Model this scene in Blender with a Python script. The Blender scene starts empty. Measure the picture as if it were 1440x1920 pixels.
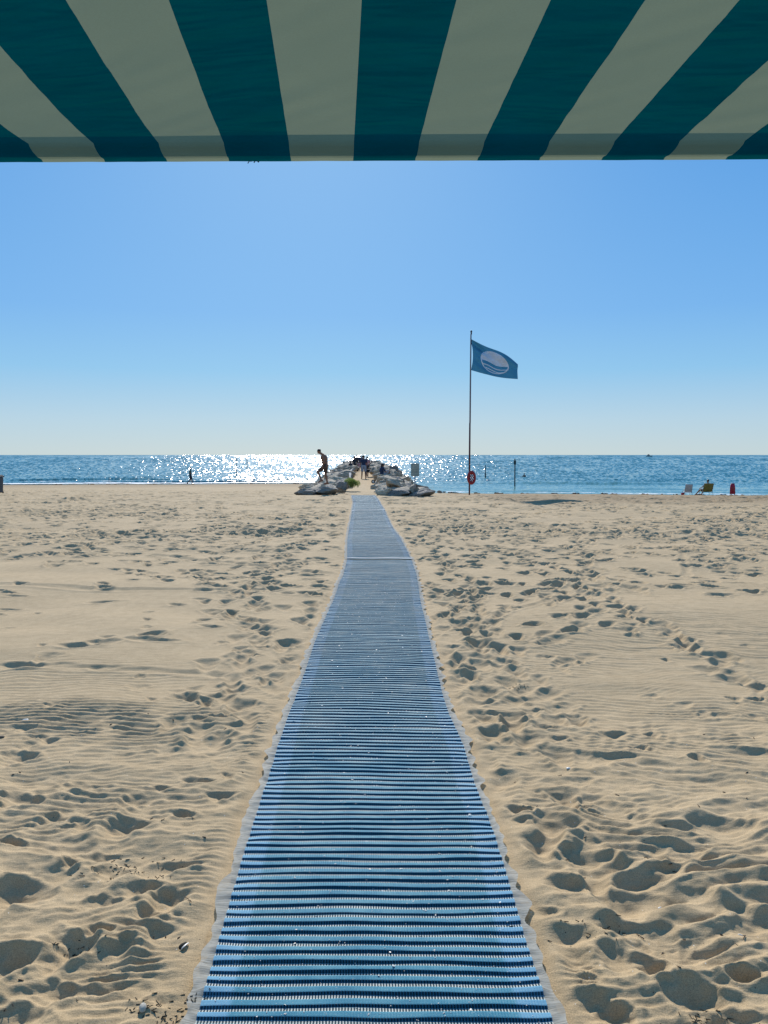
import bpy, bmesh, math, random
import numpy as np
from mathutils import Vector, Matrix, Euler, noise as mn

R = math.radians
scene = bpy.context.scene
col = scene.collection

# ------------------------------------------------------------------ camera, sky, sun
EYE = 1.85            # camera height over the sand
PITCH = R(4.25)
cam_d = bpy.data.cameras.new('camera')
cam_d.sensor_fit = 'HORIZONTAL'
cam_d.sensor_width = 36
cam_d.lens = 36
cam_d.clip_end = 100000
cam_d.clip_start = 0.05
cam = bpy.data.objects.new('camera', cam_d)
col.objects.link(cam)
cam.location = (0, 0, EYE)
cam.rotation_euler = (R(90) - PITCH, 0, 0)
scene.camera = cam

SUN_EL = R(33)
SUN_AZ = R(-5.5)       # left of the view axis (+Y)
world = bpy.data.worlds.new('World')
scene.world = world
world.use_nodes = True
wn = world.node_tree
wn.nodes.clear()
w_out = wn.nodes.new('ShaderNodeOutputWorld')
w_bg = wn.nodes.new('ShaderNodeBackground')
w_sky = wn.nodes.new('ShaderNodeTexSky')
w_sky.sky_type = 'NISHITA'
w_sky.sun_disc = False
w_sky.sun_elevation = SUN_EL
w_sky.sun_rotation = SUN_AZ
w_sky.air_density = 1.0
w_sky.dust_density = 0.35
w_sky.ozone_density = 2.0
w_sky.altitude = 0
w_hs = wn.nodes.new('ShaderNodeHueSaturation')
w_hs.inputs['Saturation'].default_value = 1.12
w_bg.inputs['Strength'].default_value = 0.115
wn.links.new(w_sky.outputs[0], w_hs.inputs['Color'])
# sea air: a clear blue gradient towards a pale horizon, blended with the physical sky, plus the sun's aureole
w_tc = wn.nodes.new('ShaderNodeTexCoord')
w_sep = wn.nodes.new('ShaderNodeSeparateXYZ')
w_ramp = wn.nodes.new('ShaderNodeValToRGB')
cr = w_ramp.color_ramp
for _ in range(4): cr.elements.new(.5)
for e, (p, c) in zip(cr.elements, [(0.0, (.515, .645, .694)), (.045, (.425, .615, .765)), (.105, (.250, .535, .825)), (.175, (.172, .440, .835)),
                                   (.34, (.098, .345, .775)), (1.0, (.06, .21, .52))]):
    e.position = p; e.color = (*c, 1)
w_div = wn.nodes.new('ShaderNodeVectorMath'); w_div.operation = 'SCALE'; w_div.inputs['Scale'].default_value = 1 / .115
w_mix = wn.nodes.new('ShaderNodeMix'); w_mix.data_type = 'RGBA'; w_mix.inputs[0].default_value = .06
w_dot = wn.nodes.new('ShaderNodeVectorMath'); w_dot.operation = 'DOT_PRODUCT'
w_dot.inputs[1].default_value = (math.sin(SUN_AZ) * math.cos(SUN_EL), math.cos(SUN_AZ) * math.cos(SUN_EL), math.sin(SUN_EL))
w_pow = wn.nodes.new('ShaderNodeMath'); w_pow.operation = 'POWER'; w_pow.inputs[1].default_value = 17.0
w_max = wn.nodes.new('ShaderNodeMath'); w_max.operation = 'MAXIMUM'; w_max.inputs[1].default_value = 0.0
w_gl = wn.nodes.new('ShaderNodeVectorMath'); w_gl.operation = 'SCALE'; w_gl.inputs[0].default_value = (1.55, 1.65, .8)
w_add = wn.nodes.new('ShaderNodeVectorMath'); w_add.operation = 'ADD'
LK = wn.links.new
LK(w_tc.outputs['Generated'], w_sep.inputs[0]); LK(w_sep.outputs[2], w_ramp.inputs[0])
LK(w_ramp.outputs[0], w_div.inputs[0]); LK(w_div.outputs[0], w_mix.inputs[6]); LK(w_hs.outputs[0], w_mix.inputs[7])
LK(w_tc.outputs['Generated'], w_dot.inputs[0]); LK(w_dot.outputs['Value'], w_max.inputs[0]); LK(w_max.outputs[0], w_pow.inputs[0])
LK(w_pow.outputs[0], w_gl.inputs['Scale']); LK(w_mix.outputs[2], w_add.inputs[0]); LK(w_gl.outputs[0], w_add.inputs[1])
LK(w_add.outputs[0], w_bg.inputs[0])
wn.links.new(w_bg.outputs[0], w_out.inputs[0])

sun_d = bpy.data.lights.new('sun', 'SUN')
sun_d.energy = 4.9
sun_d.angle = R(0.55)
sun_d.color = (1.0, 0.955, 0.89)
sun = bpy.data.objects.new('sun', sun_d)
col.objects.link(sun)
sdir = Vector((math.sin(SUN_AZ) * math.cos(SUN_EL), math.cos(SUN_AZ) * math.cos(SUN_EL), math.sin(SUN_EL)))
sun.rotation_euler = sdir.to_track_quat('Z', 'Y').to_euler()

scene.view_settings.view_transform = 'Standard'
scene.view_settings.look = 'None'
scene.view_settings.exposure = 0.0
scene.view_settings.gamma = 1.0

# ------------------------------------------------------------------ helpers
rng = random.Random(7)
nrg = np.random.RandomState(11)
cp_, sp_ = math.cos(PITCH), math.sin(PITCH)


def ray(px, py):
    x = (px - 720) / 1440
    yd = (py - 960) / 1440
    return Vector((x, cp_ - yd * sp_, -sp_ - yd * cp_))


def gnd(px, py, z=0.0):
    d = ray(px, py)
    t = (z - EYE) / d.z
    return Vector((0, 0, EYE)) + d * t


def at(px, py, Y):
    d = ray(px, py)
    return Vector((0, 0, EYE)) + d * (Y / d.y)


def tag(o, label=None, cat=None, group=None, kind=None):
    if label: o['label'] = label
    if cat: o['category'] = cat
    if group: o['group'] = group
    if kind: o['kind'] = kind
    return o


def empty(name, loc, rz=0, label=None, cat=None, group=None):
    o = bpy.data.objects.new(name, None)
    col.objects.link(o)
    o.location = loc
    o.rotation_euler = (0, 0, rz)
    o.empty_display_size = .1
    return tag(o, label, cat, group)


def obj_from_bm(name, bm, mat, parent=None, smooth=False, loc=None):
    me = bpy.data.meshes.new(name)
    bm.to_mesh(me)
    bm.free()
    if smooth:
        me.polygons.foreach_set('use_smooth', [True] * len(me.polygons))
    if mat:
        for m in (mat if isinstance(mat, (list, tuple)) else [mat]):
            me.materials.append(m)
    o = bpy.data.objects.new(name, me)
    col.objects.link(o)
    if parent: o.parent = parent
    if loc is not None: o.location = loc
    return o


def np_mesh(name, V, F, mat, parent=None, smooth=True):
    me = bpy.data.meshes.new(name)
    V = np.ascontiguousarray(V, dtype=np.float32)
    F = np.ascontiguousarray(F, dtype=np.int32)
    me.vertices.add(len(V))
    me.vertices.foreach_set('co', V.ravel())
    n, k = F.shape
    me.loops.add(n * k)
    me.loops.foreach_set('vertex_index', F.ravel())
    me.polygons.add(n)
    me.polygons.foreach_set('loop_start', np.arange(0, n * k, k, dtype=np.int32))
    me.polygons.foreach_set('loop_total', np.full(n, k, dtype=np.int32))
    me.update(calc_edges=True)
    if smooth:
        me.polygons.foreach_set('use_smooth', np.ones(n, dtype=bool))
    if mat: me.materials.append(mat)
    o = bpy.data.objects.new(name, me)
    col.objects.link(o)
    if parent: o.parent = parent
    return o


def grid_faces(nr, nc):
    i = np.arange(nr - 1)[:, None] * nc + np.arange(nc - 1)[None, :]
    i = i.ravel()
    return np.stack([i, i + 1, i + nc + 1, i + nc], 1)


def fattr(me, name, arr):
    a = me.attributes.new(name, 'FLOAT', 'POINT')
    a.data.foreach_set('value', np.ascontiguousarray(arr, dtype=np.float32).ravel())


# numpy gradient noise
_perm = nrg.permutation(4096)
_ga = nrg.rand(4096) * 2 * np.pi
_gx, _gy = np.cos(_ga), np.sin(_ga)


def pn(x, y, seed=0):
    x = np.asarray(x, float) + seed * 17.31
    y = np.asarray(y, float) - seed * 9.77
    xi = np.floor(x).astype(np.int64); yi = np.floor(y).astype(np.int64)
    fx = x - xi; fy = y - yi
    ux = fx * fx * fx * (fx * (fx * 6 - 15) + 10)
    uy = fy * fy * fy * (fy * (fy * 6 - 15) + 10)

    def g(ix, iy, dx, dy):
        h = _perm[(_perm[ix & 4095] + iy) & 4095]
        return _gx[h] * dx + _gy[h] * dy
    a = g(xi, yi, fx, fy); b = g(xi + 1, yi, fx - 1, fy)
    c = g(xi, yi + 1, fx, fy - 1); d = g(xi + 1, yi + 1, fx - 1, fy - 1)
    return 1.5 * ((a + (b - a) * ux) + ((c + (d - c) * ux) - (a + (b - a) * ux)) * uy)


def sstep(a, b, x):
    t = np.clip((np.asarray(x, float) - a) / (b - a), 0, 1)
    return t * t * (3 - 2 * t)


def add_box(bm, c, s, rot=None, bev=0.0):
    r = bmesh.ops.create_cube(bm, size=1)
    vs = r['verts']
    M = Matrix.Translation(Vector(c)) @ (rot.to_matrix().to_4x4() if rot else Matrix()) @ Matrix.Diagonal((s[0], s[1], s[2], 1))
    bmesh.ops.transform(bm, matrix=M, verts=vs)
    if bev:
        es = set(e for v in vs for e in v.link_edges)
        bmesh.ops.bevel(bm, geom=list(es), offset=bev, segments=2, affect='EDGES', profile=.6)


def add_tube(bm, pts, rads, n=10, caps=True):
    rings = []
    pts = [Vector(p) for p in pts]
    if not hasattr(rads, '__len__'): rads = [rads] * len(pts)
    up = Vector((0, 0, 1))
    for i, p in enumerate(pts):
        t = (pts[min(i + 1, len(pts) - 1)] - pts[max(i - 1, 0)]).normalized()
        a = up if abs(t.dot(up)) < .95 else Vector((1, 0, 0))
        u = t.cross(a).normalized(); v = t.cross(u)
        rings.append([bm.verts.new(p + (u * math.cos(2 * math.pi * k / n) + v * math.sin(2 * math.pi * k / n)) * rads[i]) for k in range(n)])
    for a, b in zip(rings, rings[1:]):
        for k in range(n):
            bm.faces.new((a[k], a[(k + 1) % n], b[(k + 1) % n], b[k]))
    if caps:
        bm.faces.new(rings[0][::-1]); bm.faces.new(rings[-1])


def add_ball(bm, c, r, rot=None, u=12, v=8):
    rr = r if hasattr(r, '__len__') else (r, r, r)
    q = bmesh.ops.create_uvsphere(bm, u_segments=u, v_segments=v, radius=1)
    M = Matrix.Translation(Vector(c)) @ (rot.to_matrix().to_4x4() if rot else Matrix()) @ Matrix.Diagonal((rr[0], rr[1], rr[2], 1))
    bmesh.ops.transform(bm, matrix=M, verts=q['verts'])


def add_torus(bm, c, R1, r, rot=None, n=36, m=12, sx=1, sy=1):
    M = Matrix.Translation(Vector(c)) @ (rot.to_matrix().to_4x4() if rot else Matrix())
    V = [[bm.verts.new(M @ Vector((sx * (R1 + r * math.cos(b)) * math.cos(a), sy * (R1 + r * math.cos(b)) * math.sin(a), r * math.sin(b))))
          for b in [2 * math.pi * j / m for j in range(m)]] for a in [2 * math.pi * i / n for i in range(n)]]
    for i in range(n):
        for j in range(m):
            bm.faces.new((V[i][j], V[(i + 1) % n][j], V[(i + 1) % n][(j + 1) % m], V[i][(j + 1) % m]))


# ------------------------------------------------------------------ materials
class NT:
    def __init__(s, name):
        s.m = bpy.data.materials.new(name); s.m.use_nodes = True
        s.t = s.m.node_tree; s.t.nodes.clear()
        s.out = s.t.nodes.new('ShaderNodeOutputMaterial')

    def n(s, typ, **kw):
        nd = s.t.nodes.new(typ)
        for k, v in kw.items():
            if k.startswith('i_'):
                nd.inputs[k[2:].replace('_', ' ')].default_value = v
            else:
                setattr(nd, k, v)
        return nd

    def l(s, a, b): s.t.links.new(a, b)

    def math(s, op, a, b=None, c=None):
        nd = s.t.nodes.new('ShaderNodeMath'); nd.operation = op
        for i, x in enumerate((a, b, c)):
            if x is None: continue
            if isinstance(x, (int, float)): nd.inputs[i].default_value = x
            else: s.l(x, nd.inputs[i])
        return nd.outputs[0]

    def ramp(s, src, stops, interp='LINEAR'):
        nd = s.t.nodes.new('ShaderNodeValToRGB'); s.l(src, nd.inputs[0])
        cr = nd.color_ramp; cr.interpolation = interp
        while len(cr.elements) < len(stops): cr.elements.new(.5)
        for e, (p, c) in zip(cr.elements, stops):
            e.position = p
            e.color = (c, c, c, 1) if isinstance(c, (int, float)) else (*c, 1)
        return nd.outputs[0]

    def noise(s, vec, scale, detail=3, rough=.5, dist=0):
        nd = s.t.nodes.new('ShaderNodeTexNoise')
        nd.inputs['Scale'].default_value = scale; nd.inputs['Detail'].default_value = detail
        nd.inputs['Roughness'].default_value = rough; nd.inputs['Distortion'].default_value = dist
        if vec is not None: s.l(vec, nd.inputs['Vector'])
        return nd

    def mix(s, f, a, b, blend='MIX'):
        nd = s.t.nodes.new('ShaderNodeMix'); nd.data_type = 'RGBA'; nd.blend_type = blend
        for sock, x in ((nd.inputs[0], f), (nd.inputs[6], a), (nd.inputs[7], b)):
            if isinstance(x, (int, float)): sock.default_value = x
            elif isinstance(x, tuple): sock.default_value = (*x, 1) if len(x) == 3 else x
            else: s.l(x, sock)
        return nd.outputs[2]


def simple(name, c, rough=.6, var=.12, scale=8, bump=.0, bscale=40, metal=0, spec=.4, sub=None):
    t = NT(name)
    tc = t.n('ShaderNodeTexCoord')
    ns = t.noise(tc.outputs['Object'], scale, 4, .6)
    lo = tuple(max(0, x * (1 - var * 1.6)) for x in c); hi = tuple(min(1, x * (1 + var * 1.4)) for x in c)
    cc = t.ramp(ns.outputs['Fac'], [(.3, lo), (.7, hi)])
    b = t.n('ShaderNodeBsdfPrincipled'); b.inputs['Roughness'].default_value = rough
    b.inputs['Metallic'].default_value = metal; b.inputs['Specular IOR Level'].default_value = spec
    t.l(cc, b.inputs['Base Color'])
    if bump:
        n2 = t.noise(tc.outputs['Object'], bscale, 4, .6)
        bp = t.n('ShaderNodeBump'); bp.inputs['Strength'].default_value = 1; bp.inputs['Distance'].default_value = bump
        t.l(n2.outputs['Fac'], bp.inputs['Height']); t.l(bp.outputs[0], b.inputs['Normal'])
    t.l(b.outputs[0], t.out.inputs[0])
    return t.m


def mat_sand():
    t = NT('sand')
    geo = t.n('ShaderNodeNewGeometry')
    P = geo.outputs['Position']
    big = t.noise(P, .8, 5, .6)
    mid = t.noise(P, 9, 4, .6)
    fine = t.noise(P, 260, 3, .7)
    c1 = t.ramp(big.outputs['Fac'], [(.3, (.435, .316, .178)), (.7, (.512, .374, .216))])
    c2 = t.mix(.35, c1, t.ramp(mid.outputs['Fac'], [(.35, (.385, .278, .153)), (.65, (.565, .420, .245))]))
    g = t.ramp(fine.outputs['Fac'], [(.30, .50), (.5, 1.0), (.72, 1.45)])
    c3 = t.mix(.75, c2, g, 'MULTIPLY')
    # specks of shell grit and dark debris
    vor = t.n('ShaderNodeTexVoronoi', feature='F1'); vor.inputs['Scale'].default_value = 55
    t.l(P, vor.inputs['Vector'])
    sep = t.n('ShaderNodeSeparateColor'); t.l(vor.outputs['Color'], sep.inputs[0])
    near = t.math('LESS_THAN', vor.outputs['Distance'], .13)
    wht = t.math('MULTIPLY', near, t.math('GREATER_THAN', sep.outputs[0], .965))
    drk = t.math('MULTIPLY', near, t.math('LESS_THAN', sep.outputs[0], .05))
    c4 = t.mix(wht, c3, (.75, .7, .6))
    c5 = t.mix(drk, c4, (.08, .06, .045))
    dm = t.n('ShaderNodeAttribute', attribute_name='damp')
    c6 = t.mix(dm.outputs['Fac'], c5, t.mix(1.0, c5, (.50, .47, .45), 'MULTIPLY'))
    b = t.n('ShaderNodeBsdfPrincipled')
    t.l(c6, b.inputs['Base Color'])
    b.inputs['Roughness'].default_value = .92
    b.inputs['Specular IOR Level'].default_value = .15
    # micro relief
    b1 = t.n('ShaderNodeBump'); b1.inputs['Distance'].default_value = .0022; b1.inputs['Strength'].default_value = .8
    t.l(t.noise(P, 120, 4, .75).outputs['Fac'], b1.inputs['Height'])
    mp = t.n('ShaderNodeMapping'); mp.inputs['Scale'].default_value = (.5, 1.6, 1); mp.inputs['Rotation'].default_value = (0, 0, R(9))
    t.l(P, mp.inputs['Vector'])
    b2 = t.n('ShaderNodeBump'); b2.inputs['Distance'].default_value = .006; b2.inputs['Strength'].default_value = .8
    t.l(t.noise(mp.outputs[0], 17, 3, .6).outputs['Fac'], b2.inputs['Height'])
    t.l(b2.outputs[0], b1.inputs['Normal'])
    t.l(b1.outputs[0], b.inputs['Normal'])
    t.l(b.outputs[0], t.out.inputs[0])
    return t.m


def mat_water():
    t = NT('sea_water')
    geo = t.n('ShaderNodeNewGeometry')
    sx = t.n('ShaderNodeSeparateXYZ'); t.l(geo.outputs['Position'], sx.inputs[0])
    X, Y = sx.outputs[0], sx.outputs[1]
    Yc = t.math('MAXIMUM', Y, 20.0)
    # wind waves grow longer with the distance offshore
    a = t.math('DIVIDE', X, t.math('MULTIPLY', t.math('POWER', Yc, .92), 1.4))
    b = t.math('DIVIDE', 1.0, t.math('POWER', Yc, .8))
    cb = t.n('ShaderNodeCombineXYZ'); t.l(t.math('MULTIPLY', a, 230.0), cb.inputs[0]); t.l(t.math('MULTIPLY', b, 1700.0), cb.inputs[1])
    n1 = t.noise(cb.outputs[0], 1.0, 2.5, .62)
    s1 = t.n('ShaderNodeSeparateColor'); t.l(n1.outputs['Color'], s1.inputs[0])
    cb2 = t.n('ShaderNodeCombineXYZ'); t.l(t.math('MULTIPLY', a, 16.0), cb2.inputs[0]); t.l(t.math('MULTIPLY', b, 420.0), cb2.inputs[1])
    n2 = t.noise(cb2.outputs[0], 1.0, 2, .5)
    s2 = t.n('ShaderNodeSeparateColor'); t.l(n2.outputs['Color'], s2.inputs[0])
    off = t.n('ShaderNodeAttribute', attribute_name='offshore')
    calm = t.math('ADD', t.math('MULTIPLY', off.outputs['Fac'], .75), .25)
    nx = t.math('MULTIPLY', t.math('MULTIPLY', t.math('SUBTRACT', s1.outputs[0], .5), 1.75), calm)
    ny = t.math('MULTIPLY', t.math('ADD', t.math('MULTIPLY', t.math('SUBTRACT', s1.outputs[1], .5), 1.15),
                                   t.math('MULTIPLY', t.math('SUBTRACT', s2.outputs[1], .5), .35)), calm)
    ny = t.math('SUBTRACT', t.math('MULTIPLY', ny, -1.0), t.math('MULTIPLY', calm, .125))
    sn = t.n('ShaderNodeSeparateXYZ'); t.l(geo.outputs['Normal'], sn.inputs[0])
    cn = t.n('ShaderNodeCombineXYZ')
    t.l(t.math('ADD', nx, sn.outputs[0]), cn.inputs[0]); t.l(t.math('ADD', ny, sn.outputs[1]), cn.inputs[1]); t.l(sn.outputs[2], cn.inputs[2])
    nm = t.n('ShaderNodeVectorMath', operation='NORMALIZE'); t.l(cn.outputs[0], nm.inputs[0])
    bs = t.n('ShaderNodeBsdfPrincipled')
    cc = t.mix(off.outputs['Fac'], (.100, .260, .235), (.038, .190, .205))
    t.l(cc, bs.inputs['Base Color'])
    bs.inputs['Roughness'].default_value = .16
    bs.inputs['IOR'].default_value = 1.333
    t.l(nm.outputs[0], bs.inputs['Normal'])
    t.l(bs.outputs[0], t.out.inputs[0])
    return t.m


def mat_foam():
    t = NT('foam')
    geo = t.n('ShaderNodeNewGeometry')
    mp = t.n('ShaderNodeMapping'); mp.inputs['Scale'].default_value = (.22, 1.1, 1); t.l(geo.outputs['Position'], mp.inputs['Vector'])
    n1 = t.noise(mp.outputs[0], 1.6, 5, .7)
    at_ = t.n('ShaderNodeAttribute', attribute_name='edge')
    f = t.math('GREATER_THAN', t.math('ADD', n1.outputs['Fac'], t.math('MULTIPLY', at_.outputs['Fac'], .30)), .66)
    d = t.n('ShaderNodeBsdfPrincipled'); d.inputs['Base Color'].default_value = (.8, .82, .82, 1); d.inputs['Roughness'].default_value = .7
    tr = t.n('ShaderNodeBsdfTransparent')
    mx = t.n('ShaderNodeMixShader'); t.l(f, mx.inputs[0]); t.l(tr.outputs[0], mx.inputs[1]); t.l(d.outputs[0], mx.inputs[2])
    t.l(mx.outputs[0], t.out.inputs[0])
    return t.m


def mat_mat():
    """woven blue plastic cords: u metres across, v metres along, t phase in the rib"""
    t = NT('blue_woven_mat')
    au = t.n('ShaderNodeAttribute', attribute_name='u'); av = t.n('ShaderNodeAttribute', attribute_name='v')
    at_ = t.n('ShaderNodeAttribute', attribute_name='t')
    u, v, ph = au.outputs['Fac'], av.outputs['Fac'], at_.outputs['Fac']
    cb = t.n('ShaderNodeCombineXYZ'); t.l(u, cb.inputs[0]); t.l(v, cb.inputs[1])
    P = cb.outputs[0]
    jit = t.noise(P, 30, 2)
    tooth = t.math('SINE', t.math('ADD', t.math('MULTIPLY', u, 2 * math.pi / .0105), t.math('MULTIPLY', jit.outputs['Fac'], 2.5)))
    gap = t.math('GREATER_THAN', tooth, .15)
    valley = t.math('GREATER_THAN', ph, .60)
    big = t.noise(P, 1.3, 4, .6)
    patch = t.noise(P, 7, 4, .6)
    # cord colour
    blue = t.ramp(patch.outputs['Fac'], [(.3, (.012, .185, .285)), (.7, (.055, .285, .380))])
    weave = t.noise(P, 320, 2, .6)
    blue = t.mix(.35, blue, t.ramp(weave.outputs['Fac'], [(.35, .45), (.65, 1.5)]), 'MULTIPLY')
    # paler selvedge bands along both sides
    sel = t.ramp(t.math('ABSOLUTE', u), [(.485, 0.0), (.505, 1.0)])
    blue = t.mix(t.math('MULTIPLY', sel, .85), blue, (.15, .37, .53))
    # dust of dry sand
    dv = t.ramp(t.math('MULTIPLY', v, 1 / 32.0), [(.0, .05), (.08, .12), (.16, .42), (.32, .62), (.6, .58), (1, .50)])
    df = t.math('MULTIPLY', t.math('ADD', t.ramp(big.outputs['Fac'], [(.3, .4), (.7, 1.1)]), t.ramp(patch.outputs['Fac'], [(.45, .0), (.7, .8)])), dv)
    blue = t.mix(df, blue, (.31, .39, .37))
    speck = t.noise(P, 140, 2, .8)
    blue = t.mix(t.ramp(speck.outputs['Fac'], [(.62, 0.0), (.70, .6)]), blue, (.50, .52, .48))
    # valley: blue cords darkened to paint in the groove's shade, light sand between them
    between = t.ramp(patch.outputs['Fac'], [(.35, (.50, .52, .46)), (.65, (.66, .66, .58))])
    darkc = t.mix(df, (.006, .040, .060), (.07, .10, .10))
    val = t.mix(gap, darkc, between)
    c = t.mix(valley, blue, val)
    # teeth on the near face, its shade away from the sun painted in dark
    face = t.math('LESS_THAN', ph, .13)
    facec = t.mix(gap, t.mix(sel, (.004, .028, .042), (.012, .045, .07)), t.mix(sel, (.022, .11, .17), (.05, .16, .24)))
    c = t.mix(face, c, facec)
    b = t.n('ShaderNodeBsdfPrincipled'); t.l(c, b.inputs['Base Color'])
    b.inputs['Roughness'].default_value = .65
    b.inputs['Specular IOR Level'].default_value = .12
    bp = t.n('ShaderNodeBump'); bp.inputs['Distance'].default_value = .002; bp.inputs['Strength'].default_value = .7
    t.l(t.math('ADD', t.math('MULTIPLY', tooth, .5), weave.outputs['Fac']), bp.inputs['Height'])
    t.l(bp.outputs[0], b.inputs['Normal'])
    t.l(b.outputs[0], t.out.inputs[0])
    return t.m


def mat_fringe():
    t = NT('pale_nylon_fringe')
    av = t.n('ShaderNodeAttribute', attribute_name='v'); au = t.n('ShaderNodeAttribute', attribute_name='u')
    cb = t.n('ShaderNodeCombineXYZ'); t.l(t.math('MULTIPLY', au.outputs['Fac'], 14.0), cb.inputs[0]); t.l(t.math('MULTIPLY', av.outputs['Fac'], 230.0), cb.inputs[1])
    st = t.noise(cb.outputs[0], 1, 3, .6)
    c = t.ramp(st.outputs['Fac'], [(.3, (.36, .35, .30)), (.7, (.66, .63, .54))])
    d = t.n('ShaderNodeBsdfPrincipled'); t.l(c, d.inputs['Base Color']); d.inputs['Roughness'].default_value = .8; d.inputs['Specular IOR Level'].default_value = .08
    tl = t.n('ShaderNodeBsdfTranslucent'); t.l(c, tl.inputs[0])
    m1 = t.n('ShaderNodeMixShader'); m1.inputs[0].default_value = .3; t.l(d.outputs[0], m1.inputs[1]); t.l(tl.outputs[0], m1.inputs[2])
    tr = t.n('ShaderNodeBsdfTransparent')
    m2 = t.n('ShaderNodeMixShader'); t.l(t.ramp(st.outputs['Fac'], [(.35, .65), (.55, 1.0)]), m2.inputs[0]); t.l(tr.outputs[0], m2.inputs[1]); t.l(m1.outputs[0], m2.inputs[2])
    t.l(m2.outputs[0], t.out.inputs[0])
    return t.m


STRIPE = .1244


def mat_awning():
    t = NT('striped_canvas')
    tc = t.n('ShaderNodeTexCoord')
    s = t.n('ShaderNodeSeparateXYZ'); t.l(tc.outputs['Object'], s.inputs[0])
    x = t.math('ADD', s.outputs[0], t.math('MULTIPLY', s.outputs[1], .061))
    k = t.math('DIVIDE', t.math('ADD', x, .0573), 2 * STRIPE)   # object origin lies on the front hem
    fr = t.math('FRACT', k)
    g = t.math('LESS_THAN', fr, .5)
    weave = t.noise(tc.outputs['Object'], 420, 2, .6)
    blot = t.noise(tc.outputs['Object'], 6, 4, .6)
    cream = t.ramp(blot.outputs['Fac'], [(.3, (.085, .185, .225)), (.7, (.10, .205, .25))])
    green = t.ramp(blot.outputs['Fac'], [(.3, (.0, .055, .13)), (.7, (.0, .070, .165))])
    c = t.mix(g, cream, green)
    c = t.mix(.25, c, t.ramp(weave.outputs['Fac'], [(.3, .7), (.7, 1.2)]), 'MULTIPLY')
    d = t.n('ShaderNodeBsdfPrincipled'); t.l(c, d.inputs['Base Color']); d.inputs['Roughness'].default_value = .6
    d.inputs['Specular IOR Level'].default_value = .0
    tl = t.n('ShaderNodeBsdfTranslucent')
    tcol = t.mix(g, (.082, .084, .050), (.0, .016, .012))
    t.l(tcol, tl.inputs[0])
    # slack in the green bands: soft diagonal creases
    mp = t.n('ShaderNodeMapping'); mp.inputs['Rotation'].default_value = (0, 0, R(42)); mp.inputs['Scale'].default_value = (2.6, 12, 1)
    t.l(tc.outputs['Object'], mp.inputs['Vector'])
    cz = t.noise(mp.outputs[0], 1.0, 3, .55, .3)
    bp = t.n('ShaderNodeBump'); bp.inputs['Distance'].default_value = .035
    t.l(t.math('MULTIPLY', g, .9), bp.inputs['Strength']); t.l(cz.outputs['Fac'], bp.inputs['Height'])
    t.l(bp.outputs[0], tl.inputs['Normal']); t.l(bp.outputs[0], d.inputs['Normal'])
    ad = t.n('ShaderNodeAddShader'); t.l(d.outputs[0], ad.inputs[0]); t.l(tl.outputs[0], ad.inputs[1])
    t.l(ad.outputs[0], t.out.inputs[0])
    return t.m


def translucent(name, c, k):
    m = simple(name, c, .8, .08, 3)
    nt = m.node_tree; b = [n for n in nt.nodes if n.type == 'BSDF_PRINCIPLED'][0]
    o_ = [n for n in nt.nodes if n.type == 'OUTPUT_MATERIAL'][0]
    tl = nt.nodes.new('ShaderNodeBsdfTranslucent'); tl.inputs[0].default_value = (*k, 1)
    ad = nt.nodes.new('ShaderNodeAddShader'); nt.links.new(b.outputs[0], ad.inputs[0]); nt.links.new(tl.outputs[0], ad.inputs[1]); nt.links.new(ad.outputs[0], o_.inputs[0])
    return m


def mat_rock(name, lo, hi):
    t = NT(name)
    tc = t.n('ShaderNodeTexCoord')
    oi = t.n('ShaderNodeObjectInfo')
    n1 = t.noise(tc.outputs['Object'], 1.8, 6, .65)
    n2 = t.noise(tc.outputs['Object'], 14, 5, .7)
    c = t.ramp(n1.outputs['Fac'], [(.3, lo), (.7, hi)])
    c = t.mix(.5, c, t.ramp(n2.outputs['Fac'], [(.3, .55), (.7, 1.35)]), 'MULTIPLY')
    c = t.mix(1.0, c, t.ramp(oi.outputs['Random'], [(0, .7), (1, 1.25)]), 'MULTIPLY')
    b = t.n('ShaderNodeBsdfPrincipled'); t.l(c, b.inputs['Base Color']); b.inputs['Roughness'].default_value = .85
    bp = t.n('ShaderNodeBump'); bp.inputs['Distance'].default_value = .05; bp.inputs['Strength'].default_value = .9
    t.l(n2.outputs['Fac'], bp.inputs['Height']); t.l(bp.outputs[0], b.inputs['Normal'])
    t.l(b.outputs[0], t.out.inputs[0])
    return t.m


M_SAND = mat_sand(); M_WATER = mat_water(); M_FOAM = mat_foam(); M_MAT = mat_mat(); M_FRINGE = mat_fringe()
M_AWN = mat_awning()
M_ROCK = mat_rock('grey_rock', (.29, .225, .155), (.60, .49, .34))
M_ROCK2 = mat_rock('blue_grey_rock', (.16, .14, .12), (.34, .30, .245))
M_CONC = simple('weathered_concrete', (.30, .30, .29), .9, .15, 3, .01, 20)
M_PATH = simple('packed_path_sand', (.42, .34, .25), .95, .12, 2, .01, 30)
M_POLE = simple('dark_red_pole_paint', (.10, .022, .028), .4, .2, 5)
M_METAL = simple('galvanised_metal', (.35, .36, .36), .45, .15, 5, metal=.6)
M_DARKM = simple('dark_metal', (.03, .04, .05), .5, .2, 5)
M_FLAG = simple('blue_flag_cloth', (.018, .125, .245), .7, .08, 3)
M_FLAG = translucent('blue_flag_cloth', (.04, .15, .24), (.045, .15, .21))
M_FLAGW = translucent('white_flag_print', (.55, .56, .58), (.46, .46, .47))
M_WHITE = simple('white_print', (.52, .52, .54), .7, .06, 3)
M_SEAM = simple('white_seam_tape', (.70, .71, .70), .8, .08, 9, spec=.1)
M_RED = simple('red_plastic', (.30, .018, .022), .4, .1, 5)
M_REDF = simple('red_fabric', (.42, .02, .05), .7, .1, 5)
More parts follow.
